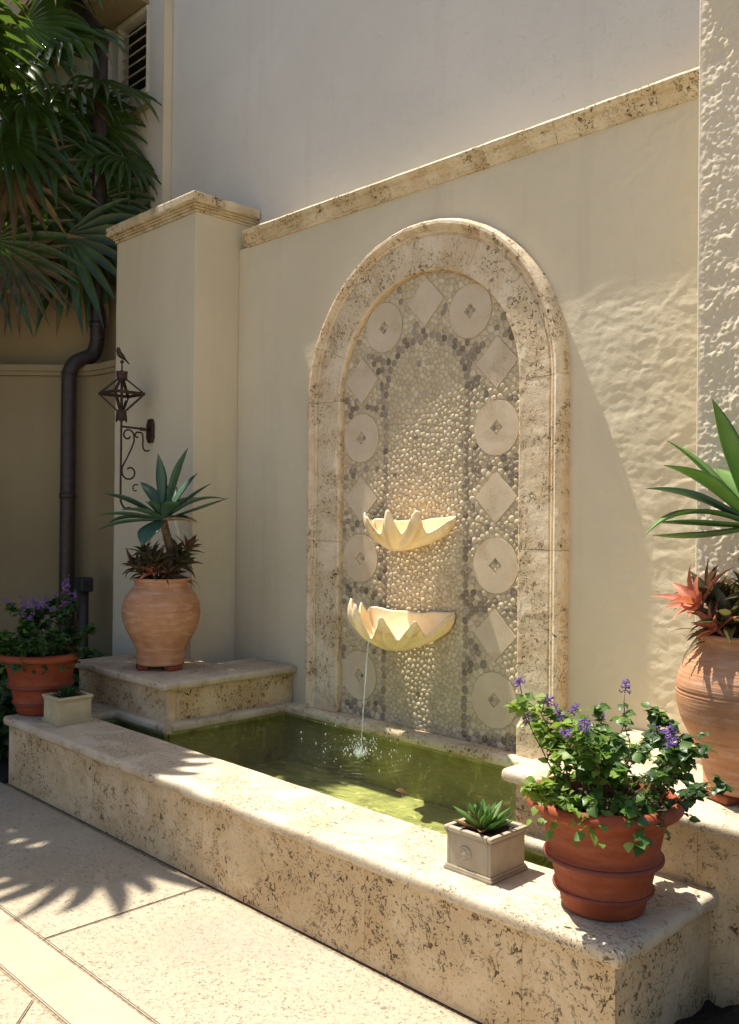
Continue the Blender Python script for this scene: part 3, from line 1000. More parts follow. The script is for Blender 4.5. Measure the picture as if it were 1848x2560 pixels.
# light pebbles in the field, mixed bigger ones (often dark) round the tiles
cell = {}
def okp(x, z, r):
    gx, gz = int(x // .05), int(z // .05)
    for i in (-1, 0, 1):
        for j in (-1, 0, 1):
            for (px, pz, pr_) in cell.get((gx + i, gz + j), ()):
                if (px - x) ** 2 + (pz - z) ** 2 < (min(r, pr_) * .5 + max(r, pr_) * .5) ** 2:
                    return False
    return True
tries = 0
while tries < 60000:
    tries += 1
    x, z = rnd.uniform(-RI, RI), rnd.uniform(.41, 3.0)
    if not inside_panel(x, z, .012):
        continue
    central = (abs(x) < DC - .02 and z < SPR) or (z >= SPR and math.hypot(x, z - SPR) < DC - .02)
    td = tile_dist(x, z)
    if td < .010:
        continue
    r = (.0265 if central else .029) * rnd.uniform(.82, 1.12)
    if near_fixed(x, z, .027):
        continue
    if not okp(x, z, r):
        continue
    cell.setdefault((int(x // .05), int(z // .05)), []).append((x, z, r))
    dark = 0
    if not central and td > .024:
        cl = mnoise.noise(Vector((x * 5.5, z * 5.5, 3.3)))
        dark = 1 if (rnd.random() < (.34 if td > .035 else .04) + cl * .9) else 0
    elif central and rnd.random() < .004:
        dark = 1
    seeds.append([x, z, dark, False, 1.0])
# voronoi
bucket = {}
for i, q in enumerate(seeds):
    bucket.setdefault((int(q[0] // .06), int(q[1] // .06)), []).append(i)
def clip(poly, nx_, nz_, c_):
    out = []
    n = len(poly)
    for i in range(n):
        a, b = poly[i], poly[(i + 1) % n]
        da, db = a[0] * nx_ + a[1] * nz_ - c_, b[0] * nx_ + b[1] * nz_ - c_
        if da <= 0:
            out.append(a)
        if (da < 0 < db) or (db < 0 < da):
            t_ = da / (da - db)
            out.append((a[0] + (b[0] - a[0]) * t_, a[1] + (b[1] - a[1]) * t_))
    return out
def pebble(i):
    q = seeds[i]
    x, z = q[0], q[1]
    m_ = .036 if not q[3] else .030
    mx_, mz_ = (m_ if not q[3] else .0195), m_
    poly = [(x - mx_, z - mz_), (x + mx_, z - mz_), (x + mx_, z + mz_), (x - mx_, z + mz_)]
    gx, gz = int(x // .06), int(z // .06)
    for a in (-1, 0, 1):
        for b in (-1, 0, 1):
            for j in bucket.get((gx + a, gz + b), ()):
                if j == i:
                    continue
                o_ = seeds[j]
                dx, dz = o_[0] - x, o_[1] - z
                L = math.hypot(dx, dz)
                if L > .09 or L < 1e-6:
                    continue
                w = .5 + (.04 if q[3] and not o_[3] else (-.04 if o_[3] and not q[3] else 0))
                nx_, nz_ = dx / L, dz / L
                poly = clip(poly, nx_, nz_, (x + dx * w) * nx_ + (z + dz * w) * nz_)
                if len(poly) < 3:
                    return None
    for (k, tx, tz) in tiles:
        dx, dz = x - (tx - XC), z - tz
        if abs(dx) > .2 or abs(dz) > .2:
            continue
        if k == 'c':
            L = math.hypot(dx, dz)
            nx_, nz_ = -dx / L, -dz / L
            px, pz = (tx - XC) - nx_ * (CR + .001), tz - nz_ * (CR + .001)
        else:
            sx, sz = (1 if dx > 0 else -1), (1 if dz > 0 else -1)
            nx_, nz_ = -sx / math.sqrt(2), -sz / math.sqrt(2)
            px, pz = (tx - XC) + sx * (HALF + .0014), tz
        poly = clip(poly, nx_, nz_, px * nx_ + pz * nz_)
        if len(poly) < 3:
            return None
    # panel edge
    if z > SPR:
        L = math.hypot(x, z - SPR)
        poly = clip(poly, x / L, (z - SPR) / L, (x / L) * (x / L * (RI - .003)) + ((z - SPR) / L) * (SPR + (z - SPR) / L * (RI - .003)))
    else:
        s_ = 1 if x > 0 else -1
        poly = clip(poly, s_, 0, RI - .003)
    poly = clip(poly, 0, -1, -.404)
    if len(poly) < 3:
        return None
    cx_ = sum(p_[0] for p_ in poly) / len(poly)
    cz_ = sum(p_[1] for p_ in poly) / len(poly)
    # sample radial support at 12 directions from the polygon, blended with its fitted ellipse
    n = 12
    rad = []
    for k in range(n):
        an = 2 * PI * k / n
        ux, uz = math.cos(an), math.sin(an)
        best = .05
        m2 = len(poly)
        for e in range(m2):
            a, b = poly[e], poly[(e + 1) % m2]
            ex, ez = b[0] - a[0], b[1] - a[1]
            den = ux * ez - uz * ex
            if abs(den) < 1e-9:
                continue
            t_ = ((a[0] - cx_) * ez - (a[1] - cz_) * ex) / den
            s2 = ((a[0] - cx_) * uz - (a[1] - cz_) * ux) / den
            if t_ > 0 and -1e-6 <= s2 <= 1 + 1e-6:
                best = min(best, t_)
        rad.append(best)
    sm = [min(rad[k], (rad[k - 1] + rad[(k + 1) % n] + 2 * rad[k]) / 4 + .0006) * rnd.uniform(.93, .99) for k in range(n)]
    sm = [(sm[k - 1] + 2 * sm[k] + sm[(k + 1) % n]) / 4 for k in range(n)]
    mr = sum(sm) / n
    if mr < .0045:
        return None
    hh = min(.0075, mr * .44) * rnd.uniform(.7, 1.2)
    tx_, tz_ = rnd.uniform(-.10, .10), rnd.uniform(-.10, .10)
    vs, fs = [], []
    for (fr_, hz) in ((1.0, -.1), (.965, .26), (.80, .66), (.46, .93)):
        for k in range(n):
            an = 2 * PI * k / n
            dx, dz = sm[k] * fr_ * math.cos(an), sm[k] * fr_ * math.sin(an)
            vs.append((cx_ + dx, -(hh * hz) - (dx * tx_ + dz * tz_) * (1 if hz > 0 else 0), cz_ + dz))
    vs.append((cx_, -hh, cz_))
    for a in range(3):
        for k in range(n):
            fs.append((a * n + k, a * n + (k + 1) % n, (a + 1) * n + (k + 1) % n, (a + 1) * n + k))
    for k in range(n):
        fs.append((3 * n + k, 3 * n + (k + 1) % n, 4 * n))
    return vs, fs, mr
res = []
for i in range(len(seeds)):
    p_ = pebble(i)
    if p_:
        res.append((i, p_))
# small pebbles sitting in the diamond holes of the round tiles
extra = []
for (k, x, z) in tiles:
    if k != 'c':
        continue
    for (dx, dz) in ((0, .021), (.019, 0), (-.019, 0), (0, -.021)):
        rr = rnd.uniform(.0095, .012)
        vs, fs = [], []
        for (fr_, hz) in ((1, -.1), (.95, .4), (.7, .8)):
            for q in range(10):
                an = 2 * PI * q / 10
                vs.append((x - XC + dx + rr * fr_ * math.cos(an), -.006 * hz, z + dz + rr * 1.1 * fr_ * math.sin(an)))
        vs.append((x - XC + dx, -.006, z + dz))
        for a in range(2):
            for q in range(10):
                fs.append((a * 10 + q, a * 10 + (q + 1) % 10, (a + 1) * 10 + (q + 1) % 10, (a + 1) * 10 + q))
        for q in range(10):
            fs.append((20 + q, 20 + (q + 1) % 10, 30))
        extra.append((vs, fs, rnd.random() < .6))
def place(vs):
    return [(v[0], MB - 3.84 + v[1], v[2] - .4) for v in vs]
# the largest pebbles as parts, the rest as one mass each
def near_score(i):
    x = seeds[i][0]
    return (1.0 if seeds[i][2] else 0)
order = sorted(res, key=lambda q: -(q[1][2] * (1 + .30 * (seeds[q[0]][0])) * (1.35 if seeds[q[0]][2] else 1)))
single = set(q[0] for q in order[:300])
accL, accD = Acc(), Acc()
for i, (vs, fs, mr) in res:
    dark = seeds[i][2]
    if i in single:
        cx_ = sum(v[0] for v in vs) / len(vs); cz_ = sum(v[2] for v in vs) / len(vs)
        P = place(vs)
        cy_ = MB - 3.84
        mesh('pebble', [(a - cx_, b - cy_, c_ - (cz_ - .4)) for a, b, c_ in P], fs, M['peb_dark'] if dark else M['peb_light'], nic, True, (cx_, cy_, cz_ - .4))
    else:
        (accD if dark else accL).add(place(vs), fs, rnd.random())
for vs, fs, dk in extra:
    (accD if dk else accL).add(place(vs), fs, rnd.random())
setp(accL.build('pale_pebbles', M['peb_light'], nic, True, True), kind='stuff')
setp(accD.build('dark_pebbles', M['peb_dark'], nic, True, True), kind='stuff')
print('pebbles', len(res), 'triangles approx', sum(len(r_[1][1]) for r_ in res) * 2)

# =================================================================== SHELL BOWLS
def shell_bowl(xc, zb, rim, label, seed, skew=.13):
    """rim: list of (theta deg, radius, z) control points from the right end (0) over the front (90) to the left end (180)"""
    t_ = empty('clam_shell_bowl', (xc, MB - .012, zb), label, 'shell bowl', 'clam shell bowls on the mosaic')
    th = [r_[0] for r_ in rim]
    def samp(a):
        for i in range(len(rim) - 1):
            if th[i] <= a <= th[i + 1]:
                u = (a - th[i]) / (th[i + 1] - th[i])
                up_to = rim[i + 1][2] > rim[i][2]
                e_ = u if up_to else 1 - u
                e_ = .55 * e_ ** 1.9 + .45 * e_ * e_ * (3 - 2 * e_) if e_ < .8 else .55 * (.8 ** 1.9 + (1 - .8 ** 1.9) * math.sin((e_ - .8) / .2 * PI / 2)) + .45 * e_ * e_ * (3 - 2 * e_)
                u = e_ if up_to else 1 - e_
                return tuple(rim[i][k] + (rim[i + 1][k] - rim[i][k]) * u for k in (1, 2))
        return rim[-1][1], rim[-1][2]
    N, Kv = 150, 22
    ring = []
    for i in range(N + 1):
        a = 180 * i / N
        rr, z = samp(a)
        ring.append((rr * math.cos(R(a)), -rr * math.sin(R(a)), z - zb))
    # the hinge side touches the wall at the right, the left wing stands clear of it
    x0_, x1_ = ring[0][0], ring[-1][0]
    ring = [(x, y - skew * ((x0_ - x) / (x0_ - x1_)) * (1 - .75 * math.sin(PI * i / N)), z) for i, (x, y, z) in enumerate(ring)]
    xr, xl = ring[0], ring[-1]
    nb = 40
    for i in range(1, nb):
        u = i / nb
        x = xl[0] + (xr[0] - xl[0]) * u
        z = xl[2] + (xr[2] - xl[2]) * u - .020 * math.sin(PI * u) + .004 * math.sin(u * 19)
        ring.append((x, xl[1] + (xr[1] - xl[1]) * u - .001 + .030 * math.sin(PI * u) * (1 - u), z))
    n = len(ring)
    mz = sum(p_[2] for p_ in ring[:N]) / N
    cy_ = -.125
    vs = [(0, cy_, .0)]
    fs = []
    for j in range(1, Kv + 1):
        v = j / Kv
        for i, (x, y, z) in enumerate(ring):
            g_ = 1 - (1 - v) ** 1.38
            fold = (z - mz) if i <= N else 0
            bulge = 1 + 3.0 * fold * math.sin(PI * v ** 1.3)
            px, py = x * g_ * bulge, cy_ + (y - cy_) * g_ * bulge
            py = min(py, -.0005)
            pz = mz * v ** 1.55 + (z - mz) * (v ** 2.1)
            w = mnoise.noise(Vector((px * 14 + seed, py * 14, pz * 14)))
            k_ = .0035 * w * (1 - abs(v - .5))
            rb = .0022 * math.sin(i * .62) * v * (1 if i < N else 0)
            vs.append((px + x * rb, py + y * rb, pz + k_))
    for i in range(n):
        fs.append((0, 1 + i, 1 + (i + 1) % n))
    for j in range(Kv - 1):
        for i in range(n):
            a, b = 1 + j * n + i, 1 + j * n + (i + 1) % n
            fs.append((a, a + n, b + n, b))
    o_ = mesh('shell', vs, fs, M['shell'], t_, True)
    sm_ = o_.modifiers.new('s', 'SMOOTH'); sm_.iterations = 7; sm_.factor = .5
    so = o_.modifiers.new('t', 'SOLIDIFY')
    so.thickness = .011
    so.offset = 0
    # plaster fillet at the wall under the bowl
    return t_
# (theta, radius, rim height)
up = shell_bowl(-3.545, 1.418, [(0, .335, 1.625), (6, .33, 1.60), (24, .255, 1.520), (41, .300, 1.655), (57, .245, 1.515), (72, .285, 1.658), (90, .240, 1.515), (112, .260, 1.618), (132, .215, 1.53), (156, .245, 1.640), (169, .215, 1.57), (180, .23, 1.60)],
                'upper creamy scalloped clam shell bowl with five tall fingers on the pebble mosaic', 1, .07)
lo = shell_bowl(-3.560, .858, [(0, .350, 1.105), (8, .34, 1.07), (25, .300, .960), (41, .365, 1.065), (56, .305, .940), (69, .378, 1.090), (80, .358, .945), (93, .385, 1.150), (106, .325, 1.02), (122, .310, 1.160), (138, .255, 1.06), (158, .25, 1.12), (170, .235, 1.06), (180, .24, 1.09)],
                'lower larger clam shell bowl spilling a thin stream of water into the pool', 9, .07)

# =================================================================== WATER STREAM AND SPLASH
SP = Vector((-3.50, 3.40, WZ))
stream = empty('water_stream', (SP.x, SP.y, SP.z), 'thin sparkling stream of water falling from the lower shell into the pool', 'water stream')
a = Acc()
lip = Vector((-3.500, 3.468, .948))
rr = random.Random(3)
for k in range(3):
    pts, rad = [], []
    ox, oy = rr.uniform(-.016, .016), rr.uniform(-.010, .010)
    for i in range(46):
        u = i / 45
        e_ = min(1, u * 3)
        x = lip.x + (SP.x + .012 - lip.x) * (1 - (1 - u) ** 1.25) * .9 + ox * (1 - u * .8)
        y = lip.y + (SP.y - lip.y) * u + oy * (1 - u * .7)
        z = lip.z + .004 - (lip.z - SP.z) * u ** 1.35
        j = .0035 * u
        pts.append((x - SP.x + rr.uniform(-j, j), y - SP.y + rr.uniform(-j, j), z - SP.z))
        rad.append((.0022 if u < .5 else .0018) * (rr.uniform(.25, 1.4) if u > .15 else 1))
    a.add(*tube_data(pts, rad, 6))
a.build('falling_water', M['droplet'], stream)
ico = bmesh.new()
bmesh.ops.create_icosphere(ico, subdivisions=1, radius=1)
icov = [v.co.copy() for v in ico.verts]
icof = [tuple(v.index for v in f.verts) for f in ico.faces]
ico.free()
a = Acc()
for k in range(300):
    d_ = abs(rr.gauss(0, .24)) if k < 210 else rr.random() ** .6 * .09
    an = rr.uniform(0, 2 * PI)
    h_ = rr.random() ** 1.6 * (.10 if d_ > .08 else .11) * math.exp(-d_ * 1.4)
    s_ = (.0011 + .0030 * rr.random() ** 2.2) * (1.1 if d_ < .08 else 1)
    c_ = Vector((d_ * math.cos(an) * 1.2, d_ * math.sin(an) * .9, .003 + h_))
    st_ = rr.uniform(1, 2.2)
    a.add([(c_.x + v.x * s_, c_.y + v.y * s_, c_.z + v.z * s_ * st_) for v in icov], icof)
for k in range(26):      # crown of the splash
    an = 2 * PI * k / 26 + rr.uniform(-.1, .1)
    h_ = rr.uniform(.015, .07)
    r0 = rr.uniform(.004, .02)
    pts = [(r0 * math.cos(an) * (1 + u * 1.4), r0 * math.sin(an) * (1 + u * 1.4), -.003 + h_ * u * (1.3 - .3 * u)) for u in (0, .3, .6, 1)]
    a.add(*tube_data(pts, [.005, .0035, .0022, .001], 6))
setp(a.build('splash_drops', M['droplet'], stream), kind='stuff')

# =================================================================== POTS
def rolled_pot(label, loc, s):
    t_ = empty('terracotta_pot', loc, label, 'pot', 'red terracotta pots on the basin coping')
    c_ = [(.112, 0), (.122, .002), (.127, .010), (.133, .040), (.138, .052), (.148, .058), (.151, .068), (.149, .078), (.146, .086), (.150, .10), (.157, .135), (.161, .146), (.172, .150), (.180, .158), (.181, .168), (.174, .178), (.169, .184), (.172, .20), (.180, .24), (.190, .275), (.194, .284), (.200, .288), (.203, .296), (.212, .300), (.228, .306), (.238, .318), (.2385, .330), (.230, .343), (.218, .348), (.208, .342), (.203, .325), (.198, .30), (.19, .27)]
    lathe('pot_body', [(r_ * s, z * s) for r_, z in c_], M['terra'], t_, 72, wob=.004)
    for z, r0 in ((.163, .1822), (.067, .1545)):
        pts = [(r0 * s * math.cos(2 * PI * i / 64), r0 * s * math.sin(2 * PI * i / 64), z * s) for i in range(64)]
        vs, fs = [], []
        for i in range(64):
            an = 2 * PI * i / 64
            for j in range(8):
                b_ = 2 * PI * j / 8
                q = .0085 if z > .1 else .006
                rr_ = (r0 - .003 + q * .55 * math.cos(b_)) * s
                vs.append((rr_ * math.cos(an), rr_ * math.sin(an), (z + q * math.sin(b_)) * s))
        for i in range(64):
            for j in range(8):
                fs.append((i * 8 + j, i * 8 + (j + 1) % 8, ((i + 1) % 64) * 8 + (j + 1) % 8, ((i + 1) % 64) * 8 + j))
        mesh('raised_band', vs, fs, M['band'], t_, True)
    soil('soil', .196 * s, .305 * s, t_)
    return t_
def soil(name, r_, z, par, rows=7, sq=False):
    vs, fs = [(0, 0, z + .01)], []
    n = 28
    for i in range(1, rows + 1):
        for j in range(n):
            an = 2 * PI * j / n
            q = r_ * i / rows
            x, y = q * math.cos(an), q * math.sin(an)
            if sq:
                k_ = max(abs(math.cos(an)), abs(math.sin(an)))
                x, y = x / k_, y / k_
            vs.append((x, y, z + .012 * mnoise.noise(Vector((x * 40, y * 40, 5)))))
    for j in range(n):
        fs.append((0, 1 + j, 1 + (j + 1) % n))
    for i in range(rows - 1):
        for j in range(n):
            a_, b_ = 1 + i * n + j, 1 + i * n + (j + 1) % n
            fs.append((a_, a_ + n, b_ + n, b_))
    return mesh(name, vs, fs, M['soil'], par, True)
potr = rolled_pot('large red terracotta pot with rolled rim on the near right corner of the coping', (-1.508, 2.525, .403), 1.0)
potl = rolled_pot('red terracotta pot with rolled rim on the far left end of the coping in shade', (-5.345, 2.49, .403), 1.06)

def urn(label, loc):
    t_ = empty('terracotta_urn', loc, label, 'urn', 'weathered terracotta urns on the podiums')
    ctrl = [(.115, .030), (.140, .031), (.147, .040), (.149, .07), (.153, .11), (.168, .155), (.200, .215), (.228, .275), (.241, .335), (.242, .375), (.232, .425), (.210, .468), (.186, .500), (.172, .520), (.167, .534), (.170, .548), (.178, .556), (.179, .566), (.172, .572), (.163, .568), (.158, .55), (.156, .50)]
    pr_ = smooth_prof(ctrl, 9)
    out = []
    for (r_, z) in pr_:
        if .12 < z < .52 and r_ > .16:
            w = .0016 * math.sin(z * 520 + 3 * mnoise.noise(Vector((0, 0, z * 30)))) * (1.2 if .36 < z < .5 else .45 + .4 * mnoise.noise(Vector((4, 4, z * 22))))
            if abs(z - .372) < .006: w -= .003
            if abs(z - .215) < .005: w -= .002
            r_ += w
        out.append((r_, z))
    lathe('urn_body', out, M['terra_old'], t_, 80, wob=.006)
    for k in range(3):
        an = R(-112) + 2 * PI * k / 3
        c_ = Vector((.118 * math.cos(an), .118 * math.sin(an), .0145))
        bm = box_bm(-.030, .030, -.055, .055, -.0145, .0155, .008, 3)
        bmesh.ops.rotate(bm, verts=bm.verts, cent=(0, 0, 0), matrix=Matrix.Rotation(an, 3, 'Z'))
        bmesh.ops.translate(bm, verts=bm.verts, vec=c_)
        bmo('foot', bm, M['terra'], t_)
    soil('soil', .157, .535, t_)
    return t_
urnl = urn('round terracotta urn on the left podium holding a tall agave', (-5.03, 3.13, .638))
urnr = urn('sunlit terracotta urn cut off by the right edge of the picture', (-1.340, 3.195, .638))

def square_planter(label, loc, s, m, rosette, rz=0):
    t_ = empty('square_planter', loc, label, 'planter', 'small square stone planters on the coping', rz=rz)
    h = .150 * s
    w = .104 * s
    def frustum(bm, w0, w1, z0, z1, bev=.002):
        b2 = bmesh.new()
        bmesh.ops.create_cube(b2, size=1)
        for v in b2.verts:
            ww = w0 if v.co.z < 0 else w1
            v.co = Vector((2 * v.co.x * ww, 2 * v.co.y * ww, z0 if v.co.z < 0 else z1))
        bmesh.ops.bevel(b2, geom=b2.edges[:], offset=bev, segments=2, affect='EDGES')
        me_ = bpy.data.meshes.new('t'); b2.to_mesh(me_); b2.free(); bm.from_mesh(me_); bpy.data.meshes.remove(me_)
    bm = bmesh.new()
    frustum(bm, w * .99, w * .99, 0, h * .075)
    frustum(bm, w * .965, w * .935, h * .076, h * .135)
    # hollow body: four walls
    for sx, sy in ((1, 0), (-1, 0), (0, 1), (0, -1)):
        W = w * .905
        T = .012 * s
        if sx:
            box_bm(sx * (W - T / 2) - T / 2, sx * (W - T / 2) + T / 2, -W, W, h * .136, h * .80, .001, 1, bm)
        else:
            box_bm(-W + T + .0004, W - T - .0004, sy * (W - T / 2) - T / 2, sy * (W - T / 2) + T / 2, h * .136, h * .80, .001, 1, bm)
    bmo('planter_body', bm, m, t_)
    for (wo, z0, z1, bv) in ((.93, .8005, .845, .003), (.955, .8455, .885, .004), (1.0, .8855, 1.0, .006)):
        bm = bmesh.new()
        T = w * (wo - .80)
        W = w * wo
        for sx, sy in ((1, 0), (-1, 0), (0, 1), (0, -1)):
            if sx:
                box_bm(sx * (W - T / 2) - T / 2, sx * (W - T / 2) + T / 2, -W, W, h * z0, h * z1, bv * s, 2, bm)
            else:
                box_bm(-W + T + .0003, W - T - .0003, sy * (W - T / 2) - T / 2, sy * (W - T / 2) + T / 2, h * z0, h * z1 - .0004, bv * s * .6, 2, bm)
        bmo('rim_moulding', bm, m, t_)
    soil('soil', w * .80, h * .88, t_, sq=True)
    if rosette:
        yf = -w * .905
        c_ = (-.012, yf, h * .47)
        vs, fs = [], []
        rings = [(.0265, 0), (.0265, .0025), (.0235, .0042), (.0215, .003), (.0205, .0015), (.016, .0025), (.008, .0048), (.0045, .006), (0.0008, .0062)]
        n = 32
        for i, (r_, d_) in enumerate(rings):
            for j in range(n):
                an = 2 * PI * j / n
                pet = (.0022 * max(0, math.cos(an * 6)) + .0008 * math.cos(an * 12)) if .006 < r_ < .022 else 0
                vs.append((c_[0] + r_ * math.cos(an) * s, c_[1] - (d_ + pet) * s, c_[2] + r_ * math.sin(an) * s))
        for i in range(len(rings) - 1):
            for j in range(n):
                a_, b_ = i * n + j, i * n + (j + 1) % n
                fs.append((a_, b_, b_ + n, a_ + n))
        fs.append(tuple(range(len(rings) * n - n, len(rings) * n)))
        mesh('rosette_medallion', vs, fs, m, t_, True)
    return t_
plr = square_planter('small grey square planter with round medallion beside the big pot on the right', (-1.945, 2.497, .4025), 1.0, M['planter'], True)
pll = square_planter('small pale square planter beside the red pot at the left end', (-5.012, 2.499, .4025), 1.04, M['planter_pale'], True)

# =================================================================== PLANTS
def strap_leaf(base, az, el, L, W, droop, n=12, cup=.25, tip=1.0, wprof=None, twist=0.0, thick=.0):
    """curved fleshy leaf; closed lens cross section when thick > 0"""
    d_ = Vector((math.cos(az), math.sin(az), 0))
    side = Vector((-math.sin(az), math.cos(az), 0))
    p = Vector(base)
    e_ = el
    vs, fs = [], []
    cols = 7
    st_ = L / n
    for i in range(n + 1):
        u = i / n
        w = W * (wprof(u) if wprof else (math.sin(PI * min(1, (u * .86 + .14))) ** .8) * (1 - u ** 4 * .6))
        w = max(w, .0004)
        T = (d_ * math.cos(e_) + Vector((0, 0, 1)) * math.sin(e_)).normalized()
        sd = side
        N = sd.cross(T).normalized() * -1
        if N.z < 0 and abs(e_) < PI / 2: N = -N
        if twist:
            q = Matrix.Rotation(twist * u, 3, T)
            sd, N = q @ sd, q @ N
        for j in range(cols):
            s_ = -1 + 2 * j / (cols - 1)
            vs.append(p + sd * (s_ * w) + N * (cup * w * s_ * s_))
        if thick:
            for j in range(cols - 2, 0, -1):
                s_ = -1 + 2 * j / (cols - 1)
                vs.append(p + sd * (s_ * w) + N * (cup * w * s_ * s_ - thick * (1 - s_ * s_) * (1 - u * .8)))
        p = p + T * st_
        e_ -= droop / n * (.4 + 1.2 * u)
    m_ = cols + (cols - 2 if thick else 0)
    for i in range(n):
        for j in range(m_ if thick else cols - 1):
            a_, b_ = i * m_ + j, i * m_ + (j + 1) % m_
            fs.append((a_, b_, b_ + m_, a_ + m_))
    return vs, fs
def agave_prof(u):
    return (.42 + 1.1 * u if u < .4 else .86 + .14 * math.sin((u - .4) / .2 * PI / 2) if u < .6 else 1.0 * (1 - ((u - .6) / .4) ** 1.6)) + .002

def agave(label, loc, trunk_pts, trunk_r, leaves, seed, mat, wide=1.0):
    t_ = empty('agave', loc, label, 'agave', 'agaves growing in the urns')
    a_ = Acc()
    pts = smooth_prof(trunk_pts, 6)
    rr_ = random.Random(seed)
    a_.add(*tube_data(pts, [trunk_r * (1.1 - .25 * i / len(pts)) * (1 + .07 * (i % 2)) for i in range(len(pts))], 14))
    tp = Vector(pts[-1])
    for k in range(26):
        i = rr_.randrange(len(pts))
        an = rr_.uniform(0, 2 * PI)
        q = Vector(pts[i])
        a_.add(*strap_leaf(q + Vector((math.cos(an), math.sin(an), 0)) * trunk_r * .9, an, rr_.uniform(-.6, .9), rr_.uniform(.015, .035), .010, .8, 4, .2))
    a_.build('trunk', M['trunk'], t_)
    for L_ in leaves:
        az, el, ln, w, dr = L_[:5]
        m = L_[5] if len(L_) > 5 else mat
        b_ = tp + Vector((math.cos(az), math.sin(az), 0)) * trunk_r * .55 + Vector((0, 0, .02 * math.sin(el)))
        vs, fs = strap_leaf(b_, az, el, ln, w * wide, dr, 16, .30, wprof=agave_prof, twist=L_[6] if len(L_) > 6 else 0, thick=.009)
        mesh('leaf', vs, fs, m, t_, True)
    return t_
# directions: image right is azimuth ~45 deg, towards camera ~ -45 deg, image left ~ -135 deg
AR, AC, AL, AB = R(45), R(-45), R(-135), R(135)
ag = [(AR - .2, 1.30, .46, .036, .15), (AC - .5, 1.50, .40, .028, .1), (AL + .2, .60, .38, .036, .55), (AL - .15, .50, .42, .034, .35), (AL + .35, .18, .38, .034, .35), (AL - .4, .12, .42, .030, .55), (AL + .1, -.02, .40, .034, .45),
      (AR + .25, .72, .36, .032, .15), (AR - .15, .62, .42, .026, .9), (AR + .1, .30, .42, .024, -.1), (AR - .5, .05, .26, .030, .3, M['agave_dry']), (AR - .3, .22, .18, .034, .9), (AC + .1, .78, .21, .048, .9), (AC - .25, -.35, .30, .042, .55),
      (AB, .9, .34, .034, .5), (AB + .5, .5, .36, .034, .6), (AB - .5, .6, .34, .034, .5), (AC + .5, .55, .27, .036, .5), (AC - .7, .35, .30, .036, .5), (AR + .6, 1.0, .36, .030, .2), (AL - .7, .95, .33, .032, .5)]
ag1 = agave('blue green agave with drooping leaves on a bare trunk in the left urn', (-5.03, 3.13, 1.16),
            [(0.04, 0.04, 0), (.05, .05, .10), (.04, .04, .21), (.02, .015, .33), (.01, .0, .415)], .027, ag, 4, M['agave'], 1.65)
def amir(az):
    return az
ag2l = [(AL + .25, .70, .40, .062, .55), (AL - .12, .50, .38, .060, .50, M['agave']), (AL + .05, .36, .40, .042, 1.35), (AL - .05, .02, .33, .052, -.02), (AL + .1, -.24, .36, .052, -.45), (AC - .2, .75, .26, .07, .9), (AC + .4, .5, .30, .06, .8),
        (AL - .6, .9, .42, .055, .3), (AR, .8, .40, .055, .5), (AR + .5, .5, .42, .055, .6), (AB, .7, .42, .055, .5), (AR - .6, .3, .42, .055, .6), (AL + .5, 1.15, .46, .046, .1), (AC, -.2, .34, .052, .6), (AC + .8, 1.0, .42, .05, .3)]
ag2 = agave('sunlit green agave reaching in from the right edge of the picture', (-1.340, 3.195, 1.16),
            [(0.0, 0.0, 0), (.01, .0, .14), (.01, .02, .30), (.01, .02, .425)], .030, ag2l, 8, M['agave_lit'])

def bromeliads(label, loc, ros, seed, spread, group):
    t_ = empty('bromeliad_clump', loc, label, 'bromeliads', group)
    rr_ = random.Random(seed)
    for (x, y, z, az, lean, s_, m) in ros:
        a_ = Acc()
        ax = Vector((math.cos(az) * math.sin(lean), math.sin(az) * math.sin(lean), math.cos(lean)))
        q = Vector((0, 0, 1)).rotation_difference(ax).to_matrix()
        stem_b = Vector((x * .45, y * .45, 0))
        top = Vector((x, y, z))
        vs, fs = tube_data([stem_b - top, (stem_b - top) * .5 + Vector((0, 0, -.01)), Vector((0, 0, 0))], [.007, .006, .007], 6)
        a_.add(vs, fs)
        nl = rr_.randint(10, 15)
        for k in range(nl):
            an = k * 2.4 + rr_.uniform(-.2, .2)
            el = 1.25 - 1.05 * k / nl + rr_.uniform(-.1, .1)
            vs, fs = strap_leaf((0, 0, 0), an, el, s_ * rr_.uniform(.75, 1.15), s_ * .12, rr_.uniform(.3, 1.2), 6, .55)
            a_.add([q @ Vector(v) for v in vs], fs)
        a_.build('rosette', m, t_, True, False, (x, y, z))
    for k in range(14):
        an = rr_.uniform(0, 2 * PI)
        vs, fs = strap_leaf((.10 * math.cos(an), .10 * math.sin(an), 0), an, rr_.uniform(.2, .9), rr_.uniform(.10, .19) * spread, .006, rr_.uniform(1.5, 2.6), 9, .5)
        mesh('dry_leaf', vs, fs, M['brom_brown'], t_, True)
    return t_
rr = random.Random(12)
ros = []
for k in range(20):
    an = k * 2.399
    r_ = .035 + .115 * math.sqrt(k / 20)
    m = rr.choice([M['brom'], M['brom'], M['brom_brown'], M['brom']])
    ros.append((r_ * math.cos(an), r_ * math.sin(an), rr.uniform(.03, .19), an, rr.uniform(.2, .9), rr.uniform(.11, .155), m))
ros.append((.155 * math.cos(AR), .155 * math.sin(AR), .20, AR, .4, .14, M['brom_brown']))
ros.append((.10 * math.cos(AC - .3), .10 * math.sin(AC - .3), .06, AC, .5, .14, M['brom_red']))
ros.append((.15 * math.cos(AL), .15 * math.sin(AL), .09, AL, .8, .14, M['brom_brown']))
bromeliads('olive and brown bromeliads crowding the mouth of the left urn', (-5.03, 3.13, 1.175), ros, 5, 1.0, 'bromeliads filling the urns')
ros = []
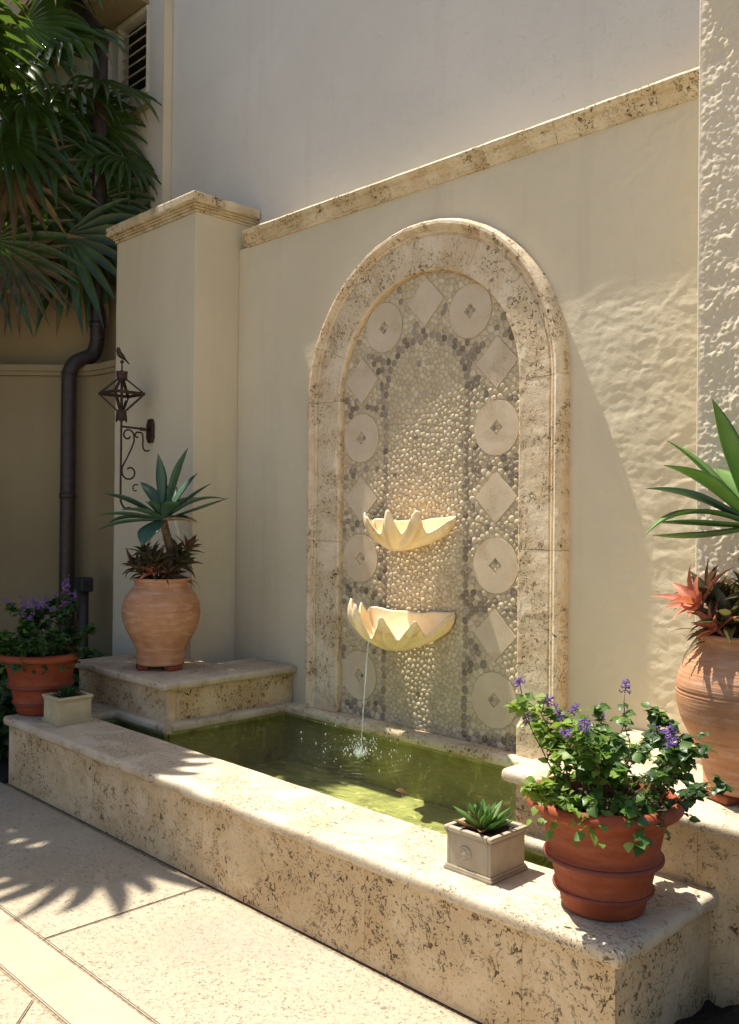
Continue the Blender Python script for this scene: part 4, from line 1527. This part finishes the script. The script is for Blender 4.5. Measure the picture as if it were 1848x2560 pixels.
for k in range(17):
    an = k * 2.399 + 1
    r_ = .03 + .115 * math.sqrt(k / 17)
    m = rr.choice([M['brom'], M['brom_brown'], M['brom']])
    ros.append((r_ * math.cos(an), r_ * math.sin(an), rr.uniform(.03, .18), an, rr.uniform(.2, .8), rr.uniform(.12, .17), m))
ros.append((.165 * math.cos(AL), .165 * math.sin(AL), .12, AL, .75, .17, M['brom_red']))
ros.append((.15 * math.cos(AL + .5), .15 * math.sin(AL + .5), .05, AL, .8, .11, M['brom_red']))
bromeliads('rosy red and olive bromeliads spilling from the sunlit right urn', (-1.340, 3.195, 1.175), ros, 6, 1.15, 'bromeliads filling the urns')

def succulent(label, loc, s_, n, m, seed):
    t_ = empty('succulent', loc, label, 'succulent', 'succulents in the square planters')
    rr_ = random.Random(seed)
    def wp(u):
        return (.75 + .5 * u if u < .5 else 1.0 * (1 - ((u - .5) / .5) ** 1.7)) + .01
    for k in range(n):
        an = k * 2.399 + rr_.uniform(-.1, .1)
        f_ = k / n
        el = 1.38 - 1.15 * f_ + rr_.uniform(-.08, .08)
        ln = s_ * (.65 + .45 * math.sin(f_ * 2.4)) * rr_.uniform(.88, 1.1)
        r0 = .004 + .012 * f_
        vs, fs = strap_leaf((r0 * math.cos(an), r0 * math.sin(an), 0), an, el, ln, s_ * .135, rr_.uniform(-.25, .1), 8, .45, wprof=wp, thick=s_ * .07)
        mesh('leaf', vs, fs, m if rr_.random() < .93 else M['agave_dry'], t_, True)
    return t_
succulent('spiky bright green succulent rosette in the grey square planter', (-1.95, 2.49, .535), .105, 34, M['aloe'], 2)
succulent('small dark succulent sitting low in the pale square planter', (-5.012, 2.499, .540), .085, 22, M['leaf_dark'], 3)

# leafy flowering plants ------------------------------------------------
def leaf_mesh(L, W, fold=.25, curl=.3):
    pts = [(0, .02), (.18, .62), (.38, 1.0), (.58, .92), (.76, .62), (.90, .30), (1, .0)]
    vs, fs = [], []
    for i, (u, w) in enumerate(pts):
        z = -curl * L * u * u
        sc_ = 1 + (.10 if i % 2 else -.06)
        vs += [(u * L, -w * W * sc_, z + fold * W * w), (u * L, 0, z), (u * L, w * W * sc_, z + fold * W * w)]
    for i in range(len(pts) - 1):
        a_ = 3 * i
        fs += [(a_, a_ + 1, a_ + 4, a_ + 3), (a_ + 1, a_ + 2, a_ + 5, a_ + 4)]
    return vs, fs
leaf_vs, leaf_fs = leaf_mesh(1.0, .42)
def shared_leaf(m):
    me = bpy.data.meshes.new('leaf')
    me.from_pydata(leaf_vs, [], leaf_fs)
    me.polygons.foreach_set('use_smooth', [True] * len(me.polygons))
    me.materials.append(m)
    return me
def flowering(label, loc, sc, nstem, ht, spread, mats, seed, nparts, droopy, dome=False, fl=12, flh=.09):
    t_ = empty('flowering_plant', loc, label, 'plant', 'purple flowering plants in red pots')
    rr_ = random.Random(seed)
    stems = Acc()
    leaves = []
    tips = []
    def grow(p, d_, L, r_, lev):
        pts = [p.copy()]
        n = 7
        for i in range(n):
            d_ = (d_ + Vector((rr_.uniform(-.16, .16), rr_.uniform(-.16, .16), rr_.uniform(-.10, .12)))).normalized()
            p = p + d_ * L / n
            pts.append(p.copy())
            dens = 2 if lev else 1
            if i >= (2 if lev == 0 else 0):
                az = rr_.uniform(0, 2 * PI)
                for k in range(2):
                    for q in range(dens if rr_.random() < (.75 if dome else .42) else 0):
                        leaves.append((p + Vector((rr_.uniform(-.006, .006), rr_.uniform(-.006, .006), rr_.uniform(-.006, .006))), az + k * PI + q * 1.4 + rr_.uniform(-.3, .3), rr_.uniform(-.5, .7), sc * (.45 + .95 * rr_.random() ** 1.4)))
            if lev < 2 and i > 1 and rr_.random() < (.55 if lev == 0 else .28):
                a2 = rr_.uniform(0, 2 * PI)
                d2 = (d_ + Vector((math.cos(a2), math.sin(a2), rr_.uniform(-.2, .35))) * .95).normalized()
                grow(p.copy(), d2, L * rr_.uniform(.3, .5), r_ * .6, lev + 1)
        stems.add(*tube_data(pts, [r_ * (1 - .6 * i / n) for i in range(n + 1)], 5))
        tips.append((p, d_))
    for k in range(nstem):
        an = 2 * PI * k / nstem + rr_.uniform(-.3, .3)
        r0 = rr_.uniform(.02, .13) * spread / .3
        out = rr_.uniform(.15, 1.0) * (1.0 if not dome else 1.2)
        if not dome and math.cos(an - AL) > .2:
            out *= .45
        d_ = Vector((math.cos(an) * out, math.sin(an) * out, rr_.uniform(.7, 1.3))).normalized()
        L = ht * rr_.uniform(.65, 1.1)
        if rr_.random() < droopy:
            d_ = Vector((math.cos(an), math.sin(an), .35)).normalized()
            L *= .75
        grow(Vector((r0 * math.cos(an), r0 * math.sin(an), -.01)), d_, L, .0038, 0)
    # trailing growth over the rim
    if droopy:
        for k in range(26):
            an = rr_.uniform(0, 2 * PI) if k > 14 else rr_.uniform(R(-110), R(30))
            for q in range(9):
                r_ = .10 + .017 * q * spread / .3
                leaves.append((Vector((r_ * math.cos(an) , r_ * math.sin(an), .045 - .0 * q + rr_.uniform(-.02, .03) - (max(0, q - 5) ** 1.5) * .014)), an + rr_.uniform(-1.2, 1.2), rr_.uniform(-.7, .4), sc * rr_.uniform(.7, 1.4)))
    stems.build('stems', M['stem'], t_)
    rr_.shuffle(leaves)
    leaves.sort(key=lambda l_: -l_[3])
    shared = [shared_leaf(m) for m in mats]
    accs = [Acc() for _ in mats]
    for i, (p, az, el, s_) in enumerate(leaves):
        mm = Matrix.Translation(p) @ Matrix.Rotation(az, 4, 'Z') @ Matrix.Rotation(-el, 4, 'Y') @ Matrix.Rotation(rr_.uniform(-.7, .7), 4, 'X') @ Matrix.Diagonal((s_, s_, s_, 1))
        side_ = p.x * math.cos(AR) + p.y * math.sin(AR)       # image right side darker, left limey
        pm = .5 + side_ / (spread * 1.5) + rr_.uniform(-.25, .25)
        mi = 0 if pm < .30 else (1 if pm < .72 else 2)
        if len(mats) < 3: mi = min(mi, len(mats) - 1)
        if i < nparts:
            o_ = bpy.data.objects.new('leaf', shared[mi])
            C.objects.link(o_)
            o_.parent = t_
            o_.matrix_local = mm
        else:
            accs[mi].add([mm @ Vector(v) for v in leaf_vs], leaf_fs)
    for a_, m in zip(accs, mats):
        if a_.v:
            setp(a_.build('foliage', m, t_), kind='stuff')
    tips.sort(key=lambda q: -q[0].z)
    for k in range(fl):
        p, d_ = tips[min(len(tips) - 1, int(k * (1.6 if dome else 5.2)))]
        a_ = Acc()
        d_ = (d_ + Vector((0, 0, .5)) + Vector((rr_.uniform(-.5, .5), rr_.uniform(-.5, .5), 0))).normalized()
        L = flh * rr_.uniform(.7, 1.2)
        pts = [d_ * L * u for u in (0, .35, .7, 1)]
        vs, fs = tube_data(pts, [.0016, .0014, .0011, .0007], 5)
        a_.add(vs, fs, 0, 1)
        for q in range(13):
            u = rr_.uniform(.15, 1)
            b_ = d_ * L * u
            an = rr_.uniform(0, 2 * PI)
            o2 = Vector((math.cos(an), math.sin(an), rr_.uniform(-.3, .7))).normalized()
            ln = rr_.uniform(.012, .024) * (1.15 - .5 * u)
            if u > .85:
                ln *= .4
            vs, fs = tube_data([b_, b_ + o2 * ln * .6, b_ + o2 * ln + Vector((0, 0, -.003))], [.0012, .0020, .0036 if u < .85 else .002], 5)
            a_.add(vs, fs, 0, 0)
            if u < .8:
                e2 = b_ + o2 * ln
                for w in range(3):
                    a3 = rr_.uniform(0, 2 * PI)
                    t2 = o2.orthogonal().normalized()
                    t2 = Matrix.Rotation(a3, 3, o2) @ t2
                    s2 = o2.cross(t2)
                    a_.add([e2, e2 + t2 * .006 + s2 * .0028, e2 + t2 * .0095, e2 + t2 * .006 - s2 * .0028], [(0, 1, 2, 3)], 0, 0)
        a_.build('flower_spike', [M['flower'], M['stem']], t_, True, False, p)
    print('leaves', len(leaves))
    return t_
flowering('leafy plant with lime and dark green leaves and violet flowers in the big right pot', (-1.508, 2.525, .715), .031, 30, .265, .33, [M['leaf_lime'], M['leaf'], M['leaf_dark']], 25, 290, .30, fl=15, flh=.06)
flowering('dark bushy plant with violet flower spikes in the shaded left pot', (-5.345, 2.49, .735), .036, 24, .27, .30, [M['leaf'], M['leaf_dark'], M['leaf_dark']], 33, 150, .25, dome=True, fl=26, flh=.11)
bpy.context.view_layer.update()

# dark shrubs in the bed behind the pots, mass of leaves
def shrub(label, loc, rx, ry, rz_, n, m, sz, seed, group=None):
    t_ = empty('shrub', loc, label, 'shrub', group)
    rr_ = random.Random(seed)
    a_, st_ = Acc(), Acc()
    for k in range(n):
        u, v = rr_.uniform(0, 2 * PI), rr_.random()
        r_ = rr_.uniform(.55, 1.0) * (1 + .25 * mnoise.noise(Vector((math.cos(u) * 2, math.sin(u) * 2, v * 3 + seed))))
        ph = v * PI * .5
        p = Vector((rx * r_ * math.cos(u) * math.cos(ph), ry * r_ * math.sin(u) * math.cos(ph), rz_ * r_ * math.sin(ph) + .04))
        s_ = sz * rr_.uniform(.6, 1.3)
        mm = Matrix.Translation(p) @ Matrix.Rotation(rr_.uniform(0, 2 * PI), 4, 'Z') @ Matrix.Rotation(rr_.uniform(-.8, .8), 4, 'Y') @ Matrix.Rotation(rr_.uniform(-.8, .8), 4, 'X') @ Matrix.Diagonal((s_, s_, s_, 1))
        a_.add([mm @ Vector(q) for q in leaf_vs], leaf_fs)
    for k in range(14):
        an = rr_.uniform(0, 2 * PI)
        e_ = Vector((rx * .8 * math.cos(an), ry * .8 * math.sin(an), rz_ * rr_.uniform(.3, .8)))
        st_.add(*tube_data([(0, 0, -.01), e_ * .5 + Vector((0, 0, .05)), e_], [.008, .006, .003], 5))
    st_.build('stems', M['stem'], t_)
    setp(a_.build('foliage', m, t_), kind='stuff')
    return t_
gs = 'dark shrubs in the bed behind the basin'
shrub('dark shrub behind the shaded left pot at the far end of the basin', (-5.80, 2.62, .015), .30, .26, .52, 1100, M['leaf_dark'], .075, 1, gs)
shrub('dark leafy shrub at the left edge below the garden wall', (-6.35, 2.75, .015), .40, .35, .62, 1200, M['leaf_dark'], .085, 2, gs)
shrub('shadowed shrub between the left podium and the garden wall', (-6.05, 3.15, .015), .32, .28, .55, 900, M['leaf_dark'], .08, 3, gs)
# mulch corner at the right
mul = bmesh.new()
bmesh.ops.create_grid(mul, x_segments=40, y_segments=24, size=.5)
for v in mul.verts:
    x, y = v.co.x * .92 + .46, v.co.y * .584 + .292
    z = .04 + .11 * sstep(.05, .5, y) * sstep(.0, .25, x) + .035 * mnoise.noise(Vector((x * 7, y * 7, 1))) + .02 * mnoise.noise(Vector((x * 22, y * 22, 4)))
    v.co = Vector((x - 1.337, y + 2.31, float(z)))
mb = bmo('mulch_bed', mul, M['mulch'])
setp(mb, 'dark mulch in the shaded corner beside the right podium', 'mulch', kind='stuff')
shrub('unseen dark hedge added past the right edge to cut bounce on the basin end', (.05, 2.15, .0), .85, .55, .95, 2600, M['leaf_dark'], .09, 7)  # added out of view to darken bounce light on the basin end face

# =================================================================== PALMS
def frond(par, hub, petdir, L, fan_axis, normal, size, n, seed, droop, mat, start, bend=1.0, fused=.44):
    """fan leaf: segments radiate from hub, fused for the inner third, tips hanging"""
    rr_ = random.Random(seed)
    ax = Vector(fan_axis).normalized()
    N = Vector(normal)
    N = (N - ax * N.dot(ax)).normalized()
    S = N.cross(ax)
    a_ = Acc()
    n = int(n * .62)
    span = R(rr_.uniform(215, 265))
    for k in range(n):
        th_ = -span / 2 + span * (k + .5) / n
        dth = span / n
        ln = size * (1 - .22 * abs(th_ / (span / 2)) ** 2) * rr_.uniform(.88, 1.08)
        dr = droop * rr_.uniform(.45, 1.7)
        m_ = 9
        wob = rr_.uniform(-.16, .16)
        vs, fs = [], []
        p0 = None
        p = Vector((0, 0, 0))
        for i in range(m_ + 1):
            u = i / m_
            tt = th_ + wob * max(0, u - fused)
            d_ = ax * math.cos(tt) + S * math.sin(tt)
            d_ = d_ + Vector((0, 0, -1)) * dr * max(0, u - .35) ** 1.5 * 2.2 * bend
            d_.normalize()
            if i:
                p = p + d_ * (ln / m_)
            r_ = u * ln
            w = r_ * math.tan(dth / 2) * .99 if u < fused else fused * ln * math.tan(dth / 2) * (1 - ((u - fused) / (1 - fused)) ** 1.3) * 1.02
            w = max(w, .0008)
            sd = d_.cross(N)
            if sd.length < .1:
                sd = S
            sd.normalize()
            nn = sd.cross(d_).normalized()
            vs += [p - sd * w + nn * w * .28, p - nn * w * .28, p + sd * w + nn * w * .28]
        for i in range(m_):
            b_ = 3 * i
            fs += [(b_, b_ + 1, b_ + 4, b_ + 3), (b_ + 1, b_ + 2, b_ + 5, b_ + 4)]
        a_.add(vs, fs, 0, 0)
        if rr_.random() < .25:
            for q in range(4):
                a_.m[-1 - q] = 1
    hub = Vector(hub)
    f_ = a_.build('frond', [mat, M['palm_dry']], par, True, False, hub - Vector(par.location))
    s0 = Vector(start) - hub
    mid = s0 * .5 + Vector((0, 0, .10))
    vs, fs = tube_data(smooth_prof([tuple(s0), tuple(mid), (0, 0, 0)], 5), .009, 6)
    mesh('petiole', vs, fs, M['stem'], f_, True)
    return f_
def palm(label, x, y, zc, nf, seed, size, specs=(), group='fan palms by the garden wall', azr=None):
    t_ = empty('fan_palm', (x, y, 0), label, 'palm', group)
    rr_ = random.Random(seed)
    a_ = Acc()
    pts = [(0, 0, 0), (.02, .01, zc * .35), (-.02, .0, zc * .7), (0, 0, zc)]
    pp = smooth_prof(pts, 16)
    a_.add(*tube_data(pp, [.085 + .012 * (i % 2) + .03 * max(0, (i - len(pp) * .8) / len(pp)) for i in range(len(pp))], 14))
    a_.build('trunk', M['trunk'], t_)
    top = Vector((x, y, zc))
    for k in range(nf):
        an = k * 2.399 + rr_.uniform(-.2, .2)
        if azr:
            an = rr_.uniform(*azr)
        el = rr_.uniform(-.55, 1.1)
        L = rr_.uniform(.55, .85)
        d_ = Vector((math.cos(an) * math.cos(el), math.sin(an) * math.cos(el), math.sin(el)))
        hub = top + d_ * L
        ax = (d_ + Vector((0, 0, -.55))).normalized()
        nn = Vector((0, 0, 1)) + d_ * .35
        frond(t_, hub, d_, L, ax, nn, size * rr_.uniform(.85, 1.1), 26, seed * 50 + k, rr_.uniform(.6, 1.3), M['palm'], top)
    for i, (hub, ax, nn, sz, dr) in enumerate(specs):
        frond(t_, hub, None, 0, ax, nn, sz, 30, seed * 90 + i, dr, M['palm_dead'] if i in (11, 18) else M['palm'], top)
    return t_
camp = Vector((0, 0, 1.6))
def at(u, v, d):
    """world point seen at pixel (u, v) of the photograph, at depth d metres"""
    return camp + (rt_ * ((u - 924) / 2285.1) + dn_ * ((v - 1280) / 2285.1) + fw_) * d
rt_, dn_, fw_ = r2, d2, fw
IR = Vector((.703, .711, 0))       # towards the right of the picture
IC = Vector((.711, -.703, 0))      # towards the camera
UP = Vector((0, 0, 1))
specs = [
    (at(315, 395, 7.3), IR * .8 - UP * .55, UP * .9 + IC * .5, .46, 1.3),
    (at(255, 200, 7.2), IR * 1.0 - UP * .35, UP * .9 + IC * .4, .58, .9),
    (at(150, 90, 7.15), IR * 1.0 + UP * .10, UP * .6 + IC * .6, .62, 1.2),
    (at(60, 60, 7.0), IR * .7 - UP * .5, IC + UP * .4, .66, 1.2),
    (at(170, 215, 7.2), IR * 1.0 - UP * .25, UP * .9 + IC * .4, .66, .9),
    (at(60, 240, 7.0), IR * .7 - UP * .4 + IC * .2, UP * .8 + IC * .6, .70, 1.3),
    (at(120, 330, 7.1), IR * .9 - UP * .6, IC * .8 + UP * .6, .70, 1.0),
    (at(262, 385, 7.25), IR * .75 - UP * .55, UP * .9 + IC * .5, .52, 1.6),
    (at(167, 585, 7.12), -UP * 1.0 + IR * .05, IC * 1.0 + UP * .1, .80, .35),
    (at(225, 560, 7.3), -UP * 1.0 + IR * .35, IC * 1.0 + UP * .1 + IR * .3, .92, .35),
    (at(235, 500, 7.35), IR * .8 - UP * .8, IC + UP * .2, .66, .5),
    (at(30, 640, 7.0), -UP * 1.0 + IR * .25, IC * 1.0 + UP * .1, .62, .3),
    (at(-20, 600, 7.0), -UP * 1.0 + IR * .1, IC * 1.0, .80, .3),
    (at(60, 470, 7.1), IR * .6 - UP * .9, IC * 1.0 + UP * .3, .66, .6),
    (at(0, 330, 6.9), IR * .8 - UP * .5, IC * .9 + UP * .5, .75, 1.1),
    (at(10, 150, 6.95), IR * .8 + UP * .1, IC * .8 + UP * .7, .68, 1.2),
    (at(100, -40, 7.0), IR * .9 + UP * .1, UP + IC * .5, .66, 1.3),
    (at(215, 300, 7.45), IR * .9 - UP * .5, IC * .9 + UP * .3, .62, .7),
    (at(30, 430, 6.95), IR * .5 - UP * 1.0, IC * 1.0 + UP * .2, .60, .4),
    (at(110, 450, 7.35), IR * .3 - UP * .9, IC * 1.0, .66, .5),
]
p1 = palm('fan palm with glossy drooping fronds at the upper left of the picture', -7.33, 2.69, 4.55, 11, 3, .74, specs, azr=(R(100), R(330)))
p2 = palm('fan palm left of the picture whose fronds shade the patio', -7.0, 1.75, 4.75, 34, 5, .88)
p3 = palm('taller fan palm furthest left of the picture by the added side wall', -8.2, 1.35, 5.6, 26, 7, .95)

# =================================================================== DOWNPIPE, LANTERN, UTILITY BOX
dp = empty('downpipe', (-6.75, 3.345, 0), 'dark brown rainwater downpipe with an s bend over the garden wall ledge', 'downpipe')
def arc_pts(ctrl, n=8):
    return smooth_prof(ctrl, n)
o_ = Vector(dp.location)
lowp, upp = Vector((-6.75, 3.345, 0)), Vector((-6.73, 3.57, 0))
path = [(-6.75, 3.345, .02), (-6.75, 3.345, 1.5), (-6.75, 3.345, 2.60), (-6.75, 3.347, 2.70), (-6.744, 3.385, 2.79), (-6.737, 3.46, 2.835), (-6.732, 3.535, 2.88), (-6.73, 3.57, 2.99), (-6.73, 3.57, 3.10), (-6.73, 3.57, 4.2), (-6.73, 3.57, 5.25)]
up_ = at(182, 0, 7.5)
path += [tuple(Vector((-6.73, 3.57, 5.42))), tuple(Vector((-6.73, 3.57, 5.42)).lerp(up_, .5)), tuple(up_), tuple(up_ + (up_ - Vector((-6.73, 3.57, 5.42))) * .6)]
tube('pipe', [Vector(q) - o_ for q in arc_pts(path, 6)], .058, M['pipe'], dp, 20)
for (x, y, z) in ((-6.73, 3.57, 3.12), (-6.75, 3.345, 1.75)):
    bm = bmesh.new()
    q = Vector((x, y, z)) - o_
    vs, fs = tube_data([q + Vector((0, 0, -.022)), q + Vector((0, 0, .022))], .064, 20)
    mesh('pipe_clip', vs, fs, M['pipe'], dp, True)
    bm.free()

lan = empty('wall_lantern', (-5.768, 3.49, 2.214), 'wrought iron lantern ornament with a perched bird bracketed to the left pier', 'lantern')
LB = Vector((0, -.24, 0))       # stem position relative to the plate
def P(s_, z, x=0.0):
    """s_: metres from stem towards wall, z world height"""
    return (LB.x + x, LB.y + s_, z - 2.214)
# back plate: octagonal
vs, fs = [], []
oct_ = [(-.028, -.085), (.028, -.085), (.045, -.055), (.045, .055), (.028, .085), (-.028, .085), (-.045, .055), (-.045, -.055)]
for y_, s_ in ((-.003, 1), (-.014, 1), (-.020, .86)):
    vs += [(x * s_, y_, z * s_ - .008) for x, z in oct_]
for i in range(2):
    for j in range(8):
        fs.append((i * 8 + j, i * 8 + (j + 1) % 8, (i + 1) * 8 + (j + 1) % 8, (i + 1) * 8 + j))
fs += [tuple(range(8))[::-1], tuple(range(16, 24))]
mesh('wall_plate', vs, fs, M['iron'], lan)
tube('arm', [P(0, 2.222), P(.12, 2.218), P(.225, 2.214)], .0075, M['iron'], lan)
tube('arm_socket', [P(.15, 2.216), P(.228, 2.214)], .013, M['iron'], lan)
st = smooth_prof([P(0, 2.30), P(0, 2.0), P(0, 1.75), P(.006, 1.69), P(.035, 1.65), P(.075, 1.655)], 8)
tube('stem', st, .0075, M['iron'], lan)
def spiral(cx_, cz_, r0, r1, a0, a1, n=22):
    return [P(cx_ + (r0 + (r1 - r0) * i / n) * math.cos(a0 + (a1 - a0) * i / n), cz_ + (r0 + (r1 - r0) * i / n) * math.sin(a0 + (a1 - a0) * i / n)) for i in range(n + 1)]
sA = spiral(.052, 2.163, .018, .046, R(-20), R(-360 + 10), 20)
sB = [P(.100, 2.12), P(.060, 2.03), P(.020, 1.955), P(.008, 1.93)]
sC = spiral(.068, 1.905, .062, .026, R(160), R(160 + 330), 22)
tube('scroll', smooth_prof(sA + sB + sC, 2), .0062, M['iron'], lan)
tube('scroll', smooth_prof(spiral(.128, 2.168, .012, .024, R(-60), R(-300), 12) [::1] + [P(.165, 2.185), P(.172, 2.14), P(.172, 2.09), P(.190, 2.062), P(.222, 2.066)], 3), .006, M['iron'], lan)
tube('scroll', smooth_prof(spiral(.118, 1.79, .030, .014, R(60), R(300), 14), 2), .005, M['iron'], lan)
# cage
def ringp(r_, z, n=6, ph=0):
    return [Vector(P(r_ * math.sin(2 * PI * i / n + ph), z, r_ * math.cos(2 * PI * i / n + ph))) for i in range(n)]
top_, mid_, bot_ = ringp(.036, 2.548, 4, R(134.7)), ringp(.160, 2.450, 4, R(134.7)), ringp(.034, 2.335, 4, R(134.7))
def bar(name, a_, b_, w, th_):
    a_, b_ = Vector(a_), Vector(b_)
    d_ = (b_ - a_).normalized()
    c_ = Vector(P(0, 0))
    rad_ = ((a_ + b_) / 2 - Vector((c_.x, c_.y, ((a_ + b_) / 2).z)))
    rad_ = (rad_ - d_ * rad_.dot(d_)).normalized()
    sd = d_.cross(rad_)
    vs = []
    for p_ in (a_, b_):
        for sx, sr in ((-1, -1), (1, -1), (1, 1), (-1, 1)):
            vs.append(p_ + sd * sx * w / 2 + rad_ * sr * th_ / 2)
    return mesh(name, vs, [(0, 1, 5, 4), (1, 2, 6, 5), (2, 3, 7, 6), (3, 0, 4, 7), (0, 3, 2, 1), (4, 5, 6, 7)], M['iron'], lan)
for i in range(4):
    bar('cage_rib', top_[i], mid_[i], .019, .011)
    bar('cage_rib', mid_[i], bot_[i], .019, .011)
for i in range(4):
    a_, b_ = mid_[i], mid_[(i + 1) % 4]
    bm = bmesh.new()
    out = ((a_ + b_) / 2 - Vector(P(0, 2.45)))
    out.z = 0
    out.normalize()
    vs = []
    for p_ in (a_, b_):
        for z_, r_ in ((-.011, 0), (.011, 0), (.011, .004), (-.011, .004)):
            vs.append(p_ + Vector((0, 0, z_)) + out * r_)
    bm.free()
    mesh('cage_band', vs, [(0, 1, 5, 4), (1, 2, 6, 5), (2, 3, 7, 6), (3, 0, 4, 7), (0, 3, 2, 1), (4, 5, 6, 7)], M['iron'], lan)
tube('cage_core', [P(0, 2.34), P(0, 2.60)], .010, M['iron'], lan)
def crown(name, r0, r1, z0, z1, spikes, down):
    n = 48
    vs, fs = [], []
    for j in range(n):
        an = 2 * PI * j / n
        e_ = .010 * (1 - abs(((j * spikes / n) % 1) * 2 - 1)) * (2.2 if down else 1)
        za, zb = (z0 - e_, z1) if down else (z0, z1 + e_)
        ra, rb = (r0 + (.004 if down else 0), r1)
        for rr_, z_ in ((ra, za), (rb, zb), (rb - .003, zb), (ra - .003, za)):
            vs.append(P(rr_ * math.sin(an), z_, rr_ * math.cos(an)))
    for j in range(n):
        a_, b_ = 4 * j, 4 * ((j + 1) % n)
        for q in range(4):
            fs.append((a_ + q, b_ + q, b_ + (q + 1) % 4, a_ + (q + 1) % 4))
    return mesh(name, vs, fs, M['iron'], lan)
crown('crown', .036, .039, 2.545, 2.600, 12, False)
crown('collar', .036, .033, 2.270, 2.335, 6, True)
tube('finial_rod', [P(0, 2.58), P(0, 2.668)], .0055, M['iron'], lan)
tube('finial_knob', [P(0, 2.664), P(0, 2.670), P(0, 2.678), P(0, 2.684)], [.006, .014, .014, .006], M['iron'], lan, 10)
bird = [P(-.040, 2.762), P(-.034, 2.764), P(-.030, 2.758), P(-.028, 2.744), P(-.018, 2.726), P(0, 2.710), P(.016, 2.700), P(.030, 2.688), P(.045, 2.674), P(.056, 2.664)]
tube('bird', smooth_prof(bird, 3), None or [0.001, .004, .0075, .0085, .010, .0125, .015, .016, .0155, .0150, .0160, .0185, .0195, .0195, .0185, .0175, .0160, .014, .011, .009, .0075, .0065, .006, .0055, .005, .0045, .004, .003][:len(smooth_prof(bird, 3))], M['iron'], lan, 12)
for sx in (-.005, .005):
    tube('bird_leg', [P(.012, 2.700, sx), P(.004, 2.690, sx), P(.006, 2.682, sx)], .0016, M['iron'], lan, 6)

ub = empty('utility_box', (-6.42, 3.32, 0), 'small black utility box on a dark post behind the left pot', 'utility box')
tube('post', [(0, 0, .0), (0, 0, 1.02)], .036, M['pipe'], ub, 16)
bm = box_bm(-.06, .06, -.05, .05, 1.02, 1.13, .012, 2)
bmo('box_head', bm, M['box'], ub)
tube('cable', [(.0, -.04, 1.05), (-.05, -.055, 1.03), (-.06, -.03, .9), (-.02, .0, .7)], .007, M['box'], ub)

# small things in the pool
pump = box('pump', -2.83, -2.73, 2.975, 3.02, .16, .235, M['box'], None, .006, 2)
setp(pump, 'small black pump box lying under the green water', 'pump')
def dead_leaf(x, y, z, rz, s_, label):
    o_ = bpy.data.objects.new('fallen_leaf', shared_leaf(M['brom_brown']))
    C.objects.link(o_)
    o_.location = (x, y, z)
    o_.rotation_euler = (.1, .05, rz)
    o_.scale = (s_, s_, s_)
    setp(o_, label, 'leaf', 'brown leaves in the pool')
dead_leaf(-2.93, 3.08, WZ + .006, .6, .06, 'brown leaf floating on the pool between splash and front coping')
dead_leaf(-2.60, 3.28, WZ + .006, 2.0, .045, 'brown leaf floating near the back rim below the mosaic')
